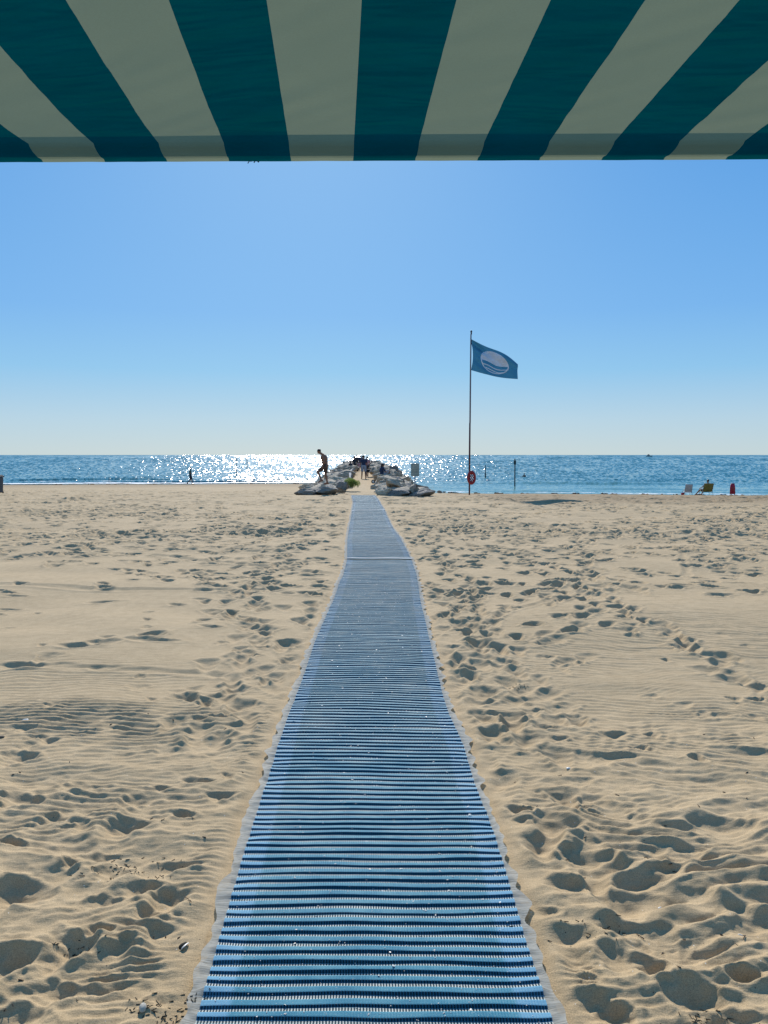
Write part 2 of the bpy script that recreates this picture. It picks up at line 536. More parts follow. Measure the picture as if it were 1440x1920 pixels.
M_BAR = simple('white_bar_paint', (.55, .55, .52), .4, .05, 5)
M_SIGN = simple('sign_back', (.24, .28, .24), .6, .12, 6)
M_SIGNL = simple('sign_lines', (.38, .42, .35), .6, .1, 6)
M_SKIN = simple('tanned_skin', (.24, .115, .068), .5, .08, 10)
M_SKIN2 = simple('pale_skin', (.46, .27, .19), .5, .08, 10)
M_HAIR = simple('dark_hair', (.018, .013, .011), .5, .2, 30)
M_GHAIR = simple('grey_hair', (.13, .12, .11), .6, .2, 30)
M_DARKC = simple('dark_cloth', (.022, .028, .038), .85, .2, 9)
M_NAVY = simple('navy_cloth', (.02, .035, .075), .85, .2, 9)
M_GREYC = simple('grey_cloth', (.30, .32, .35), .85, .12, 9)
M_BROWNC = simple('brown_shorts_cloth', (.085, .055, .042), .85, .15, 9)
M_TEAL = simple('teal_cloth', (.02, .10, .10), .85, .15, 9)
M_PINK = simple('pink_cloth', (.45, .22, .22), .85, .15, 9)
M_GREEN = translucent('leaf_green', (.10, .135, .035), (.11, .15, .03))
M_OLIVE = simple('olive_yellow_sling', (.20, .16, .035), .7, .2, 4)
M_SLING = simple('pale_grey_sling', (.42, .41, .40), .6, .1, 8)
M_BIN = simple('dark_blue_bin_plastic', (.008, .03, .055), .45, .15, 4)
M_SHELL = simple('bleached_shell', (.72, .68, .60), .4, .15, 60)
M_TWIG = simple('dead_twig', (.05, .035, .025), .9, .3, 60)
M_STONE = simple('pale_stone', (.72, .66, .54), .7, .12, 20, .003, 60)
M_WEED = simple('dried_seaweed', (.03, .03, .02), .9, .4, 12)
M_BLACK = simple('black_rubber', (.015, .015, .016), .6, .2, 5)
M_WOOD = simple('weathered_post_wood', (.07, .065, .055), .85, .25, 5)
M_LOAM = simple('jetty_core_rubble', (.14, .135, .12), .95, .3, 3, .05, 4)

# ------------------------------------------------------------------ terrain functions
SEA = -1.3


def shore(x):
    x = np.asarray(x, float)
    left = 80.5 + np.clip(x + 44, -400, 40) * .10 + 1.0 * pn(x / 9, x * 0 + .3, 3)
    right = 63.5 - np.clip(x - 5.7, -10, 400) * .20 + .7 * pn(x / 7, x * 0 + 5.3, 4)
    right = np.maximum(right, 40)
    w = sstep(-5, 3, x)
    return left * (1 - w) + right * w


def berm(x):
    return 36 + 5 * sstep(3, -9, -np.asarray(x, float)) * 0 - 2.4 * sstep(-2, 8, x)


def low(x, y):
    """large smooth shape of the beach"""
    x = np.asarray(x, float); y = np.asarray(y, float)
    yb, ys = berm(x), shore(x)
    t = (y - yb) / (ys - yb)
    fall = np.where(t > 0, SEA * t, 0)
    fall = np.where(t > 1, SEA - (t - 1) * (ys - yb) * .05, fall)
    fall = np.maximum(fall, -4.0)
    und = .055 * pn(x / 3.7, y / 2.6, 1) + .03 * pn(x / 1.6, y / 1.2, 2)
    und = und * (1 - .6 * np.exp(-((x - mat_cx(y)) / 1.0) ** 2))
    und += .035 * np.exp(-((y - 15.6) / 1.6) ** 2) * np.exp(-((x - .2) / 3) ** 2) - .04 * np.exp(-((y - 13.6) / .8) ** 2) * np.exp(-((x - .2) / 3) ** 2)
    return fall + und * sstep(90, 30, y)


# mat edges read from the photograph (pixels) and laid on the sand
_E = [(1960, 321, 1076), (1880, 347, 1046), (1760, 386, 1003), (1640, 424, 965), (1600, 437, 952), (1540, 457, 932), (1500, 471, 915), (1450, 489, 897),
      (1400, 506, 882), (1340, 528, 853), (1300, 544, 840), (1200, 583, 812), (1120, 620, 793), (1100, 627, 790), (1080, 637, 786), (1062, 642, 780), (1047, 645, 776), (1018, 646, 757), (987, 651, 738), (959, 657, 723.5), (942, 660, 714), (929, 657, 704)]
_ey = []; _el = []; _er = []
for py, l, r in _E:
    a = gnd(l, py); b = gnd(r, py)
    _ey.append(a.y); _el.append(a.x); _er.append(b.x)
_ey, _el, _er = map(np.array, (_ey, _el, _er))
MAT_Y0, MAT_Y1 = float(gnd(0, 1960).y) - .6, float(_ey[-1])


def mat_l(y): return np.interp(y, _ey, _el)
def mat_r(y): return np.interp(y, _ey, _er)
def mat_cx(y): return (mat_l(y) + mat_r(y)) / 2


# jetty centre line
def jc(y): return -.95 - .0295 * (y - 37)


# ------------------------------------------------------------------ sand sheet
def build_sand():
    ys = [-60, -40, -25, -15, -10, -7, -5, -3.5, -2.5, -1.5, -.7, 0, .5, .9, 1.2, 1.45, 1.6, 1.72, 1.8, 1.86, 1.9]
    y = 1.9
    while y < 88:
        y += max(.0045, y * .00235); ys.append(y)
    ys += [90, 94, 100, 120, 160]
    Yr = np.array(ys)
    us = list(np.arange(-.60, .6001, .00165))
    out = [.62, .65, .7, .78, .9, 1.1, 1.4, 2, 3, 5, 9, 16, 40]
    U = np.array([-q for q in out[::-1]] + us + out)
    W = np.maximum(Yr, 1.9)
    X = U[None, :] * W[:, None]
    Y = np.repeat(Yr[:, None], len(U), 1)
    print('sand grid', X.shape)
    dmat = np.maximum(np.maximum(mat_l(Y) - X, X - mat_r(Y)), 0)         # distance outside the mat
    inmat = (Y < MAT_Y1 + .2) & (Y > MAT_Y0)
    keep = np.where(inmat, sstep(.00, .16, dmat), 1.0)
    Z = low(X, Y)
    H = np.zeros_like(Z)
    # ---- wind ripples in patches
    wx = X + .10 * pn(X / .5, Y / .5, 5) + .035 * pn(X / .14, Y / .14, 25)
    wy = Y + .07 * pn(X / .45, Y / .45, 6) + .016 * pn(X / .13, Y / .12, 26)
    pm = pn(X / 1.3, Y / .8, 7)

    def rip(wl, ang, skew=.25):
        ph = (wx * math.sin(ang) + wy * math.cos(ang)) / wl
        f = ph - np.floor(ph)
        return np.where(f < 1 - skew, f / (1 - skew), (1 - f) / skew) - .5
    fade = sstep(16, 6, Y)
    H += .0060 * rip(.055, R(-14), .35) * sstep(-.25, .35, pm) * sstep(9, 4, Y)
    H += .0085 * rip(.075, R(12), .35) * sstep(.0, .4, -pm + .15) * fade * sstep(-.5, 1.5, X)
    # raked/tyre-lined patches
    def patch(px, py, rx, ry, wl, ang, amp, pw=4, sk=.4):
        nonlocal H
        c = gnd(px, py)
        rr = (((X - c.x) / rx) ** 2 + ((Y - c.y) / ry) ** 2 + .30 * pn(X / .35, Y / .22, 8) + .25 * pn(X / .12, Y / .07, 28))
        H += amp * rip(wl, R(ang), sk) * np.exp(-np.clip(rr, 0, 9) ** (pw / 2))
    patch(110, 1345, .95, .38, .070, 2, .026)
    patch(340, 1365, .75, .42, .075, -6, .020)
    patch(150, 1500, .75, .28, .06, 8, .016)
    patch(70, 1560, .45, .20, .06, 6, .012)
    patch(430, 1610, .18, .45, .045, 3, .016)
    patch(250, 1780, .13, .40, .042, -4, .016)
    patch(1330, 1660, .55, .38, .12, -12, .036)
    patch(1200, 1570, .35, .25, .09, 12, .020)
    patch(1100, 1520, .35, .35, .07, 24, .013)
    patch(1400, 1790, .35, .22, .09, -10, .020)
    patch(1200, 1400, .9, .5, .07, 18, .010)
    patch(1380, 1350, .7, .5, .07, 10, .010)
    patch(1350, 1190, 1.6, 1.0, .10, 16, .012)
    patch(120, 1270, 1.0, .5, .08, -3, .010)
    patch(1083, 1822, .07, .09, .035, 14, .022)
    patch(500, 1380, .16, .9, .045, 2, .012)
    # ---- broad trampled lumps close to the camera
    nearm = sstep(6.0, 3.0, Y)
    lump = pn(X / .30, Y / .24, 12); l2 = pn(X / .15, Y / .12, 13)
    side = sstep(-.2, .5, np.abs(X - mat_cx(Y)) - .5)
    l3 = pn(X / .62, Y / .42, 19)
    H += nearm * side * (.020 * lump + .012 * (-np.abs(l2) + .25) + (.048 + .022 * sstep(.9, 1.8, np.abs(X))) * (.3 - np.abs(l3)) + .022 * (.3 - np.abs(lump)))
    H += .012 * pn(X / .8, Y / .5, 14) * fade
    H += (.0024 * pn(X / .045, Y / .035, 16) + .0050 * pn(X / .10, Y / .07, 18) * (.5 + pn(X / .6, Y / .6, 27))) * sstep(7, 3, Y)
    H += .010 * (.25 - np.abs(pn(X / .9 + Y * .6, Y / .20, 31))) * sstep(14, 7, Y) * sstep(.3, 1.2, X)
    H += .035 * pn(X / 1.8, Y / 1.1, 15) * sstep(9, 20, Y) * sstep(70, 40, Y)
    # ---- prints
    prints = []

    def P(px, py, wpx, dep=1.0, asp=None, ang=None):
        c = gnd(px, py)
        s = math.hypot(c.y, EYE) / 1440
        L = max(.06, wpx * s * .52)
        W_ = L * (asp if asp else rng.uniform(.42, .62))
        prints.append((c.x, c.y, L, W_, R(ang if ang is not None else rng.uniform(-15, 15)), dep * min(.042, .019 + .11 * W_ * .5)))
    near = [(1130, 1416, 125, 1.1, .36), (1400, 1410, 110, 1.0, .36), (1350, 1550, 105, 1.2), (1285, 1558, 55, .8), (1108, 1612, 88, 1.5, .8), (1175, 1690, 105, 1.2, .75),
            (1085, 1512, 48, 1), (975, 1518, 48, 1.2), (920, 1475, 48, 1), (1085, 1340, 34, 1.2), (1150, 1372, 62, .9), (955, 1367, 30, 1), (940, 1386, 55, .8),
            (975, 1345, 42, 1.1), (1025, 1357, 40, .8), (1045, 1378, 52, .8), (1418, 1303, 36, 1.2), (1420, 1276, 40, 1.2), (1415, 1722, 85, 1.1, .9), (1310, 1862, 95, 1.4, .6),
            (1390, 1828, 60, 1), (1105, 1880, 85, 1.5, .9), (1155, 1895, 50, 1.1, .9), (1225, 1812, 62, 1, .7), (1060, 1755, 95, 1, .6), (1165, 1740, 70, 1, .6), (1250, 1632, 62, 1),
            (1065, 1660, 70, .9), (1010, 1588, 50, 1), (1060, 1598, 48, .9), (1260, 1770, 60, .8), (1380, 1905, 90, 1), (1020, 1710, 40, 1), (1040, 1440, 70, .8), (1090, 1460, 45, .8),
            (1165, 1520, 55, .6), (1010, 1320, 30, .9), (985, 1300, 35, 1), (930, 1330, 30, 1), (1300, 1600, 50, .9), (1340, 1905, 60, 1),
            (35, 1672, 105, 1.6, .8), (235, 1548, 90, 1.3, .6), (322, 1682, 72, 1.3, .8), (135, 1772, 80, 1.4, .8), (188, 1745, 50, 1), (40, 1422, 58, 1.1, .7), (55, 1502, 55, 1, .6),
            (107, 1531, 48, 1.1), (20, 1580, 48, 1.1), (262, 1497, 66, 1, .5), (372, 1463, 52, 1.2), (415, 1490, 52, 1.1), (392, 1392, 90, 1.1, .5), (183, 1605, 62, 1.1), (135, 1620, 42, .7),
            (115, 1852, 85, 1.3, .5), (285, 1712, 60, .8), (300, 1745, 62, 1), (25, 1800, 95, 1.3, .7), (150, 1472, 60, .8), (300, 1475, 40, .9), (268, 1665, 66, .9), (345, 1528, 42, .8),
            (40, 1900, 80, 1, .7), (310, 1870, 50, 1.1), (330, 1625, 120, 1.0, .25), (215, 1635, 60, .8), (195, 1690, 55, .6), (160, 1520, 40, .6), (320, 1405, 55, .8), (70, 1385, 40, .6),
            (445, 1325, 32, 1), (415, 1343, 34, 1), (375, 1345, 36, .8), (475, 1228, 30, 1), (448, 1238, 30, 1), (492, 1214, 34, 1.1), (548, 1241, 42, 1.1), (200, 1130, 58, 1.2, .3),
            (150, 1215, 66, 1.2, .35), (290, 1203, 90, 1, .25), (40, 1247, 90, 1.2, .3), (20, 1140, 44, 1, .3), (30, 1119, 44, 1, .3), (380, 1124, 34, 1), (332, 1135, 30, 1),
            (545, 1113, 46, 1), (395, 1178, 40, 1), (1280, 1098, 46, 1, .3), (1270, 1087, 34, 1, .3), (1390, 1094, 46, 1, .3), (1370, 1076, 40, 1, .3), (1245, 1030, 50, 1, .3),
            (1385, 1034, 40, 1, .3), (1275, 1002, 40, 1, .3), (1380, 1000, 40, 1, .3), (1190, 1141, 26, 1), (1215, 1080, 26, 1),
            (1025, 1228, 30, 1), (885, 1250, 38, 1), (905, 1308, 60, 1, .4), (850, 1215, 40, 1), (870, 1160, 30, 1), (965, 1140, 34, 1), (1085, 1240, 24, 1), (845, 1290, 26, .8)]
    for q in near:
        P(*q)

    def corridor(pts, width, step, size=(24, 36), dep=1.0, jit=.35):
        W3 = [gnd(a, b) for a, b in pts]
        for a, b in zip(W3, W3[1:]):
            n = max(1, int((b - a).length / step))
            d = (b - a); dd = d.normalized(); nn = Vector((-dd.y, dd.x, 0))
            for i in range(n):
                p = a + d * ((i + rng.random() * .6) / n) + nn * rng.gauss(0, width)
                L = rng.uniform(.115, .175); an = math.atan2(dd.y, dd.x) + rng.gauss(0, jit)
                prints.append((p.x, p.y, L, L * rng.uniform(.42, .65), an, dep * rng.uniform(.022, .050) * (1 if p.y > 7 else .72)))
    # left of the mat
    corridor([(560, 1040), (470, 1085), (455, 1150), (495, 1215), (440, 1290), (390, 1400)], .22, .13)
    corridor([(600, 1010), (450, 1050), (330, 1090), (220, 1060)], .35, .16)
    corridor([(590, 1130), (560, 1200), (470, 1230), (430, 1330), (360, 1400)], .20, .20)
    corridor([(640, 960), (520, 1000), (300, 1010), (180, 1040)], .6, .2)
    corridor([(450, 1110), (350, 1185), (220, 1205), (110, 1225), (0, 1250)], .06, .55, dep=.9)
    # right of the mat
    corridor([(775, 1000), (860, 1080), (890, 1140), (850, 1230), (900, 1330), (960, 1450)], .20, .12)
    corridor([(790, 1085), (880, 1180), (960, 1290), (990, 1360)], .28, .14)
    corridor([(820, 980), (960, 1040), (1090, 1090), (1110, 1130)], .50, .10)
    corridor([(1090, 1010), (1110, 1060), (1090, 1110), (1180, 1160), (1270, 1200), (1345, 1245), (1425, 1290)], .14, .16)
    corridor([(1100, 1120), (1030, 1190), (1000, 1260), (950, 1350), (1000, 1480)], .25, .16)
    corridor([(800, 1110), (930, 1110), (1060, 1080), (1180, 1100)], .30, .13)
    corridor([(800, 960), (930, 975), (1090, 1000), (1230, 985)], .7, .14)
    corridor([(960, 1480), (1000, 1580), (1060, 1680)], .18, .22, dep=1.0)
    # loose prints over the rest of the beach, thinning towards the camera
    for i in range(7000):
        y = 10 * math.exp(rng.random() ** .8 * math.log(5.0))
        x = rng.uniform(-.6, .6) * y
        cl = float(pn(x / 3.2, y / 3.2, 21))
        if cl < rng.uniform(-.5, .3): continue
        if y < 14 and rng.random() < .55: continue
        L = rng.uniform(.10, .17)
        prints.append((x, y, L, L * rng.uniform(.42, .7), rng.uniform(-.7, .7), rng.uniform(.022, .050)))
    for i in range(6500):
        y = rng.uniform(17, 46); x = rng.uniform(-.6, .6) * y
        if float(pn(x / 5, y / 4, 24)) < rng.uniform(-.6, .2): continue
        L = rng.uniform(.11, .20)
        prints.append((x, y, L, L * rng.uniform(.5, .8), rng.uniform(-.7, .7), rng.uniform(.030, .065)))
    for i in range(120):
        y = rng.uniform(2.6, 9); x = rng.uniform(-.6, .6) * y
        L = rng.uniform(.05, .10)
        prints.append((x, y, L, L * rng.uniform(.5, .9), rng.uniform(0, 3.14), rng.uniform(.006, .018)))
    for (cx, cy, L, Wd, an, dep) in prints:
        rr = 2.4 * L
        r0, r1 = np.searchsorted(Yr, cy - rr), np.searchsorted(Yr, cy + rr)
        if r1 <= r0: continue
        w = W[r0:r1]
        c0 = np.searchsorted(U, (cx - rr) / w.min() if cx - rr < 0 else (cx - rr) / w.max())
        c1 = np.searchsorted(U, (cx + rr) / w.max() if cx + rr < 0 else (cx + rr) / w.min())
        if c1 <= c0: continue
        dx = X[r0:r1, c0:c1] - cx; dy = Y[r0:r1, c0:c1] - cy
        sd = cx * 3.1 + cy * 1.7
        nw = pn(dx / (L * 1.3) + sd, dy / (L * 1.0) - sd, 9)
        nw2 = pn(dx / (L * .45) + sd, dy / (L * .4) + sd, 10)
        ca, sa = math.cos(an), math.sin(an)
        dys = np.where(dy < 0, dy * .72, dy * 1.22)               # gentle near side, steep far side
        a = (dx * ca + dys * sa) / L; b = (-dx * sa + dys * ca) / Wd
        b = b * (1 + .35 * np.tanh(a * 2))                      # heel narrower than ball
        r = np.sqrt(a * a + b * b) * (1 + .32 * nw + .12 * nw2)
        pit = .38 / (1 + np.exp((r - .80) * 7)) + .85 * np.clip(1.12 - r, 0, 1.2) ** 1.15
        rim = np.exp(-((r - 1.28) / .30) ** 2)
        flt = H[r0:r1, c0:c1]
        flt *= (1 - .75 * np.clip(pit, 0, 1))
        flt += dep * (-pit * (1 - .25 * nw) + .30 * rim * (1 + .9 * nw)) + dep * .20 * nw2 * pit * (1 + nw)
    # ---- tyre tracks / long drag lines
    for pts, wd, dp in (([(290, 1038), (450, 1055), (640, 1078)], .10, .022), ([(0, 1100), (200, 1108), (600, 1112)], .08, .016), ([(1100, 940), (1280, 960), (1440, 985)], .14, .02),
                        ([(880, 1190), (950, 1150), (1050, 1120)], .05, .018), ([(300, 935), (100, 970), (0, 990)], .2, .02), ([(1290, 1080), (1280, 1040), (1130, 990)], .05, .012),
                        ([(0, 1245), (180, 1252), (420, 1262)], .05, .010)):
        q = [gnd(*p) for p in pts]
        for a, b in zip(q, q[1:]):
            d = b - a; L2 = d.x ** 2 + d.y ** 2
            tt = np.clip(((X - a.x) * d.x + (Y - a.y) * d.y) / L2, 0, 1)
            dist = np.hypot(X - a.x - tt * d.x, Y - a.y - tt * d.y) + .04 * pn(X / .5, Y / .3, 30)
            H += dp * (-np.exp(-(dist / wd) ** 2) + .5 * np.exp(-((dist - wd * 1.7) / (wd * .6)) ** 2))
    jm = np.exp(-np.clip((np.abs(X - jc(Y)) - 3.0), 0, 9) ** 2) * sstep(36, 37, Y)
    H = H * (1 - .5 * jm)
    Z = Z + H * keep - .012 * (1 - keep) * inmat
    # sand drifted against the mat's sides
    Z += .016 * np.exp(-((dmat - .07) / .06) ** 2) * inmat * (.4 + .8 * pn(X / .12, Y / .15, 17)) * (dmat > 0)
    V = np.stack([X, Y, Z], 2).reshape(-1, 3)
    o = np_mesh('sand', V, grid_faces(*X.shape), M_SAND)
    ysx = shore(X); yb = berm(X)
    dmp = sstep(-3.5, -.5, Y - ysx) * .9
    dmp = np.maximum(dmp, .62 * sstep(yb - 6.0, yb - 1.5, Y + 2.2 * pn(X / 4, Y / 1.2, 22)) * sstep(2, 6, X))
    dmp = np.maximum(dmp, .60 * sstep(-34, -8, Y - ysx + 6 * pn(X / 6, Y / 5, 23)) * sstep(1, -3, X))
    fattr(o.data, 'damp', dmp)
    tag(o, kind='structure')


build_sand()

# ------------------------------------------------------------------ sea
def build_sea():
    ds = [-8, -4, -2, -1, -.5]
    d = 0.0
    while d < 60:
        ds.append(d); d += max(.12, d * .012)
    while d < 60000:
        ds.append(d); d *= 1.06
    D = np.array(ds)
    out = [.62, .7, .85, 1.1, 1.5, 2.5, 5, 12, 40]
    U = np.array([-q for q in out[::-1]] + list(np.arange(-.60, .601, .004)) + out)
    # columns fan out, rows follow the shore close in
    base = 66.0
    X = U[None, :] * (np.maximum(D, 0)[:, None] + base)
    Y = D[:, None] + shore(X) * np.exp(-np.maximum(D, 0)[:, None] / 40) + base * (1 - np.exp(-np.maximum(D, 0)[:, None] / 40))
    Dd = np.repeat(D[:, None], len(U), 1)
    Z = np.full_like(X, SEA)
    for (d0, h, w, sd, xl) in ((3.6, .07, .8, 41, 9), (9.5, .17, 1.3, 42, 14), (21, .22, 2.0, 43, 20), (36, .16, 2.6, 44, 26)):
        m = np.clip(.55 + 1.3 * pn(X / xl, X * 0 + sd, sd), 0, 1.2)
        q = Dd - d0 - 1.2 * pn(X / (xl * .6), X * 0 + sd * 2., 7)
        Z += h * m * np.where(q < 0, np.exp(-(q / (w * .55)) ** 2), np.exp(-(q / (w * 1.6)) ** 2))
    Z += .03 * pn(X / 2.5, Y / 1.1, 45) * sstep(0, 5, Dd) * sstep(120, 40, Dd)
    o = np_mesh('sea_water', np.stack([X, Y, Z], 2).reshape(-1, 3), grid_faces(*X.shape), M_WATER)
    right = sstep(-1, 6, X)
    of = sstep(0, 1, np.where(X > 2, sstep(2, 42, Dd), sstep(-2, 8, Dd)))
    fattr(o.data, 'offshore', of)
    tag(o, kind='structure')
    # foam lines of the lapping waves
    for k, (x0, x1, d0, w, nm) in enumerate(((-75, -5.5, .3, 3.6, 0), (-75, -5.5, 6.0, 1.6, 0), (5, 60, .2, 1.2, 0))):
        xs = np.arange(x0, x1, .35)
        ts = np.linspace(0, 1, 7)
        Xf = np.repeat(xs[None, :], 7, 0)
        Yf = shore(Xf) + d0 + ts[:, None] * w + .5 * pn(Xf / 3, Xf * 0 + k, 50 + k)
        hh = np.sin(np.pi * ts)[:, None] * .05
        Zf = SEA + .045 + hh + .03 * pn(Xf / .6, Yf / .3, 55) * np.sin(np.pi * ts)[:, None]
        if k == 1: Zf += .06
        f = np_mesh('foam', np.stack([Xf, Yf, Zf], 2).reshape(-1, 3), grid_faces(*Xf.shape), M_FOAM)
        fattr(f.data, 'edge', np.repeat((np.sin(np.pi * ts) * (1.0 if k == 0 else .55))[:, None], len(xs), 1))
        tag(f, kind='stuff')
        tag(f, label=['white foam of the lapping wave on the left shore', 'second line of foam on the small breaker at left', 'broken foam line along the right shore'][k], cat='foam')


build_sea()


# ------------------------------------------------------------------ mat
RIB = .058


def build_mat(v0, v1, rows, cols, label, seam, lift=0.0, skew=0.0):
    n = int((v1 - v0) / RIB)
    v1 = v0 + n * RIB
    t = (np.arange(n * rows + 1) / rows)
    ph = t - np.floor(t)
    ts = np.linspace(0, 1, rows, endpoint=False)
    # uneven phase sampling so that the steep near face stays crisp
    samp = np.interp(ts, [0, .25, .6, 1], [0, .14, .60, 1]) if rows >= 10 else ts
    ph = np.append(np.tile(samp, n), 0.0)
    rb = np.append(np.repeat(np.arange(n), rows), n)
    v = v0 + (rb + ph) * RIB
    prof = np.interp(ph, [0, .10, .16, .34, .54, .64, .72, 1], [0, .82, 1, .93, 1, .45, 0, 0])
    u = np.linspace(-1, 1, cols)
    Vv = np.repeat(v[:, None], cols, 1)
    cy0 = Vv
    L, Rr = mat_l(cy0) + .055, mat_r(cy0) - .040
    if skew: pass
    X = (L + Rr) / 2 + u[None, :] * (Rr - L) / 2
    amp = .5 + .5 * sstep(3, 9, Vv)
    Yw = Vv + .016 * amp * pn(X / .55, Vv / .35, 61) + .0045 * pn(X / .22, Vv / .11, 62) + .006 * pn(X / .9, Vv / .08, 63) * amp + skew * X + .020 * pn(X * 0 + .3, Vv / .45, 68)
    hgt = .0080 * (1 + .35 * pn(X / .4, Vv / .1, 64) + .3 * pn(X / 2.5, rb[:, None] * .83, 67))
    edge = .012 * np.abs(u[None, :]) ** 8 * pn(u[None, :] * 2 + 0 * Vv, Vv / .13, 65)
    Z = low(X, Yw) + .010 + lift + prof[:, None] * hgt + .012 * (pn(X / .7, Yw / .35, 66) * sstep(4, 9, Vv)) + edge
    ws = (Rr - L) / 2
    root = empty('beach_mat', (0, 0, 0), label=label, cat='mat', group='blue roll-out mats of the walkway')
    o = np_mesh('woven_panel', np.stack([X, Yw, Z], 2).reshape(-1, 3), grid_faces(*X.shape), M_MAT, root)
    fattr(o.data, 'u', u[None, :] * .6 + 0 * Vv); fattr(o.data, 'v', Vv); fattr(o.data, 't', np.repeat(ph[:, None], cols, 1))
    # fringes of pale nylon
    for s in (-1, 1):
        m = 9
        e = X[:, 0] if s < 0 else X[:, -1]
        ye = Yw[:, 0] if s < 0 else Yw[:, -1]; ze = Z[:, 0] if s < 0 else Z[:, -1]
        st = max(1, rows // 3)
        e, ye, ze, vv = e[::st], ye[::st], ze[::st], v[::st]
        w = (.050 + .020 * pn(vv / .35, vv * 0, 70 + s) + .024 * pn(vv / .1, vv * 0, 72 + s)) if s < 0 else \
            (.042 + .026 * pn(vv / .27, vv * 0, 71) + .034 * pn(vv / .11, vv * 0, 74))
        w = np.clip(w, .010, .1)
        k = np.linspace(0, 1, m)
        Xf = e[:, None] + s * w[:, None] * k[None, :]
        Yf = ye[:, None] + .02 * k[None, :] * pn(vv / .2, vv * 0, 73)[:, None]
        g = low(Xf, Yf)
        Zf = ze[:, None] * (1 - k[None, :] ** .7) + (g + .016 + .006 * pn(vv / .10, vv * 0 + 2, 75)[:, None] + .003 * pn(vv[:, None] / .06, k[None, :] * 2, 76)) * k[None, :] ** .7
        f = np_mesh('fringe', np.stack([Xf, Yf, Zf], 2).reshape(-1, 3), grid_faces(*Xf.shape), M_FRINGE, root)
        fattr(f.data, 'u', k[None, :] * w[:, None]); fattr(f.data, 'v', vv[:, None] + 0 * k[None, :])
    # end seams
    if seam:
        r_ = -1 if seam == 'far' else 0
        for rr in ([0, -1] if seam == 'both' else [r_]):
            bm = bmesh.new()
            wd = .030 + .0015 * Yw[rr, 0]
            for dz in (0, .004):
                vs = [[bm.verts.new((X[rr, j], Yw[rr, j] + q * wd, Z[rr, j] + .024 + dz)) for j in range(cols)] for q in (-.5, 0, .5)]
                for a_, b_ in zip(vs, vs[1:]):
                    for j in range(cols - 1): bm.faces.new((a_[j], a_[j + 1], b_[j + 1], b_[j]))
            obj_from_bm('end_seam', bm, M_SEAM, root, True)
    return X, Yw, Z


YS1, YS2 = float(gnd(700, 1047).y), float(gnd(700, 959).y)
build_mat(MAT_Y0, YS1, 14, 84, 'long blue ribbed beach mat running from the camera, nearest of the three', 'far' if False else None)
build_mat(YS1, YS2, 12, 40, 'middle length of the blue mat, between the two pale seams', 'near', .004, -.035)
build_mat(YS2 + .02, MAT_Y1, 10, 30, 'short far end of the blue mat, nearest the rocks', 'near', .003)

# ------------------------------------------------------------------ awning
def build_awning():
    # origin of the object: on the front hem, straight ahead of the camera
    Y0, Z0 = 1.515, EYE + .597
    root = empty('awning', (0, Y0, Z0), 0, 'green and cream striped canvas awning overhead, front hem across the view', 'awning')
    prof = [(0, 0), (.006, -.004), (.02, -.0075), (.045, -.0085), (.060, -.0055), (.066, -.005), (.073, -.0075)]
    ysb = list(np.arange(-2.7, -.001, .012))
    xs = np.arange(-2.6, 2.601, .012)
    Yl = np.array(ysb + [p[0] for p in prof])
    Zl = np.array([0.0] * len(ysb) + [p[1] for p in prof])
    X = np.repeat(xs[None, :], len(Yl), 0); Y = np.repeat(Yl[:, None], len(xs), 1)
    Z = np.repeat(Zl[:, None], len(xs), 1)
    back = np.clip(-Y, 0, 3)
    bk = .5 * (1 - np.exp(-back / .25)) / .835 * 1.4
    Z -= .042 * sstep(-.05, -.60, X) * bk * 1.1
    Z -= .02 * sstep(.45, 2.5, back)
    # wrinkles of the stretched cloth
    dx, dy = .85, -.55
    al = (X * dx + Y * dy); ac = (-X * dy + Y * dx)
    wr = pn(al / .30, ac / .045, 81) + .5 * pn(al / .16, ac / .022, 82)
    Z += .0032 * wr * sstep(0, .10, back) * (.6 + .6 * pn(X / .4, Y / .3, 83))
    Z += .0004 * pn(X / .05, Y * 0 + .2, 84) * (Y > .03)
    Z += X * .0036 - .0015
    o = np_mesh('canopy', np.stack([X, Y, Z], 2).reshape(-1, 3), grid_faces(*X.shape), M_AWN, root)
    bm = bmesh.new()
    add_box(bm, (0, .031, .012), (5.2, .052, .030), None, .004)
    fb = obj_from_bm('front_bar', bm, M_BAR, root)
    fb.rotation_euler = (0, -.0035, 0)
    for s in (-1, 1):
        bm = bmesh.new()
        add_box(bm, (s * 2.45, -1.3, .028), (.05, 2.55, .03), None, .006)
        obj_from_bm('side_rail', bm, M_BAR, root)
        bm = bmesh.new()
        add_tube(bm, [(s * 2.45, -2.6, -Z0 - .3), (s * 2.45, -2.6, .04)], .03, 16)
        obj_from_bm('post', bm, M_BAR, root, True)
        bm = bmesh.new()
        add_tube(bm, [(s * 2.45, -2.58, -.9), (s * 2.45, -1.0, .012)], .018, 12)
        obj_from_bm('brace', bm, M_BAR, root, True)
    # the stray threads of the hem
    bm = bmesh.new()
    for i in range(5):
        x = -.262 + rng.uniform(-.012, .012)
        add_tube(bm, [(x, .073, -.007), (x + rng.uniform(-.006, .006), .074, -.008 - rng.uniform(.002, .006))], .0009, 5)
    obj_from_bm('loose_thread', bm, M_DARKC, root)


build_awning()


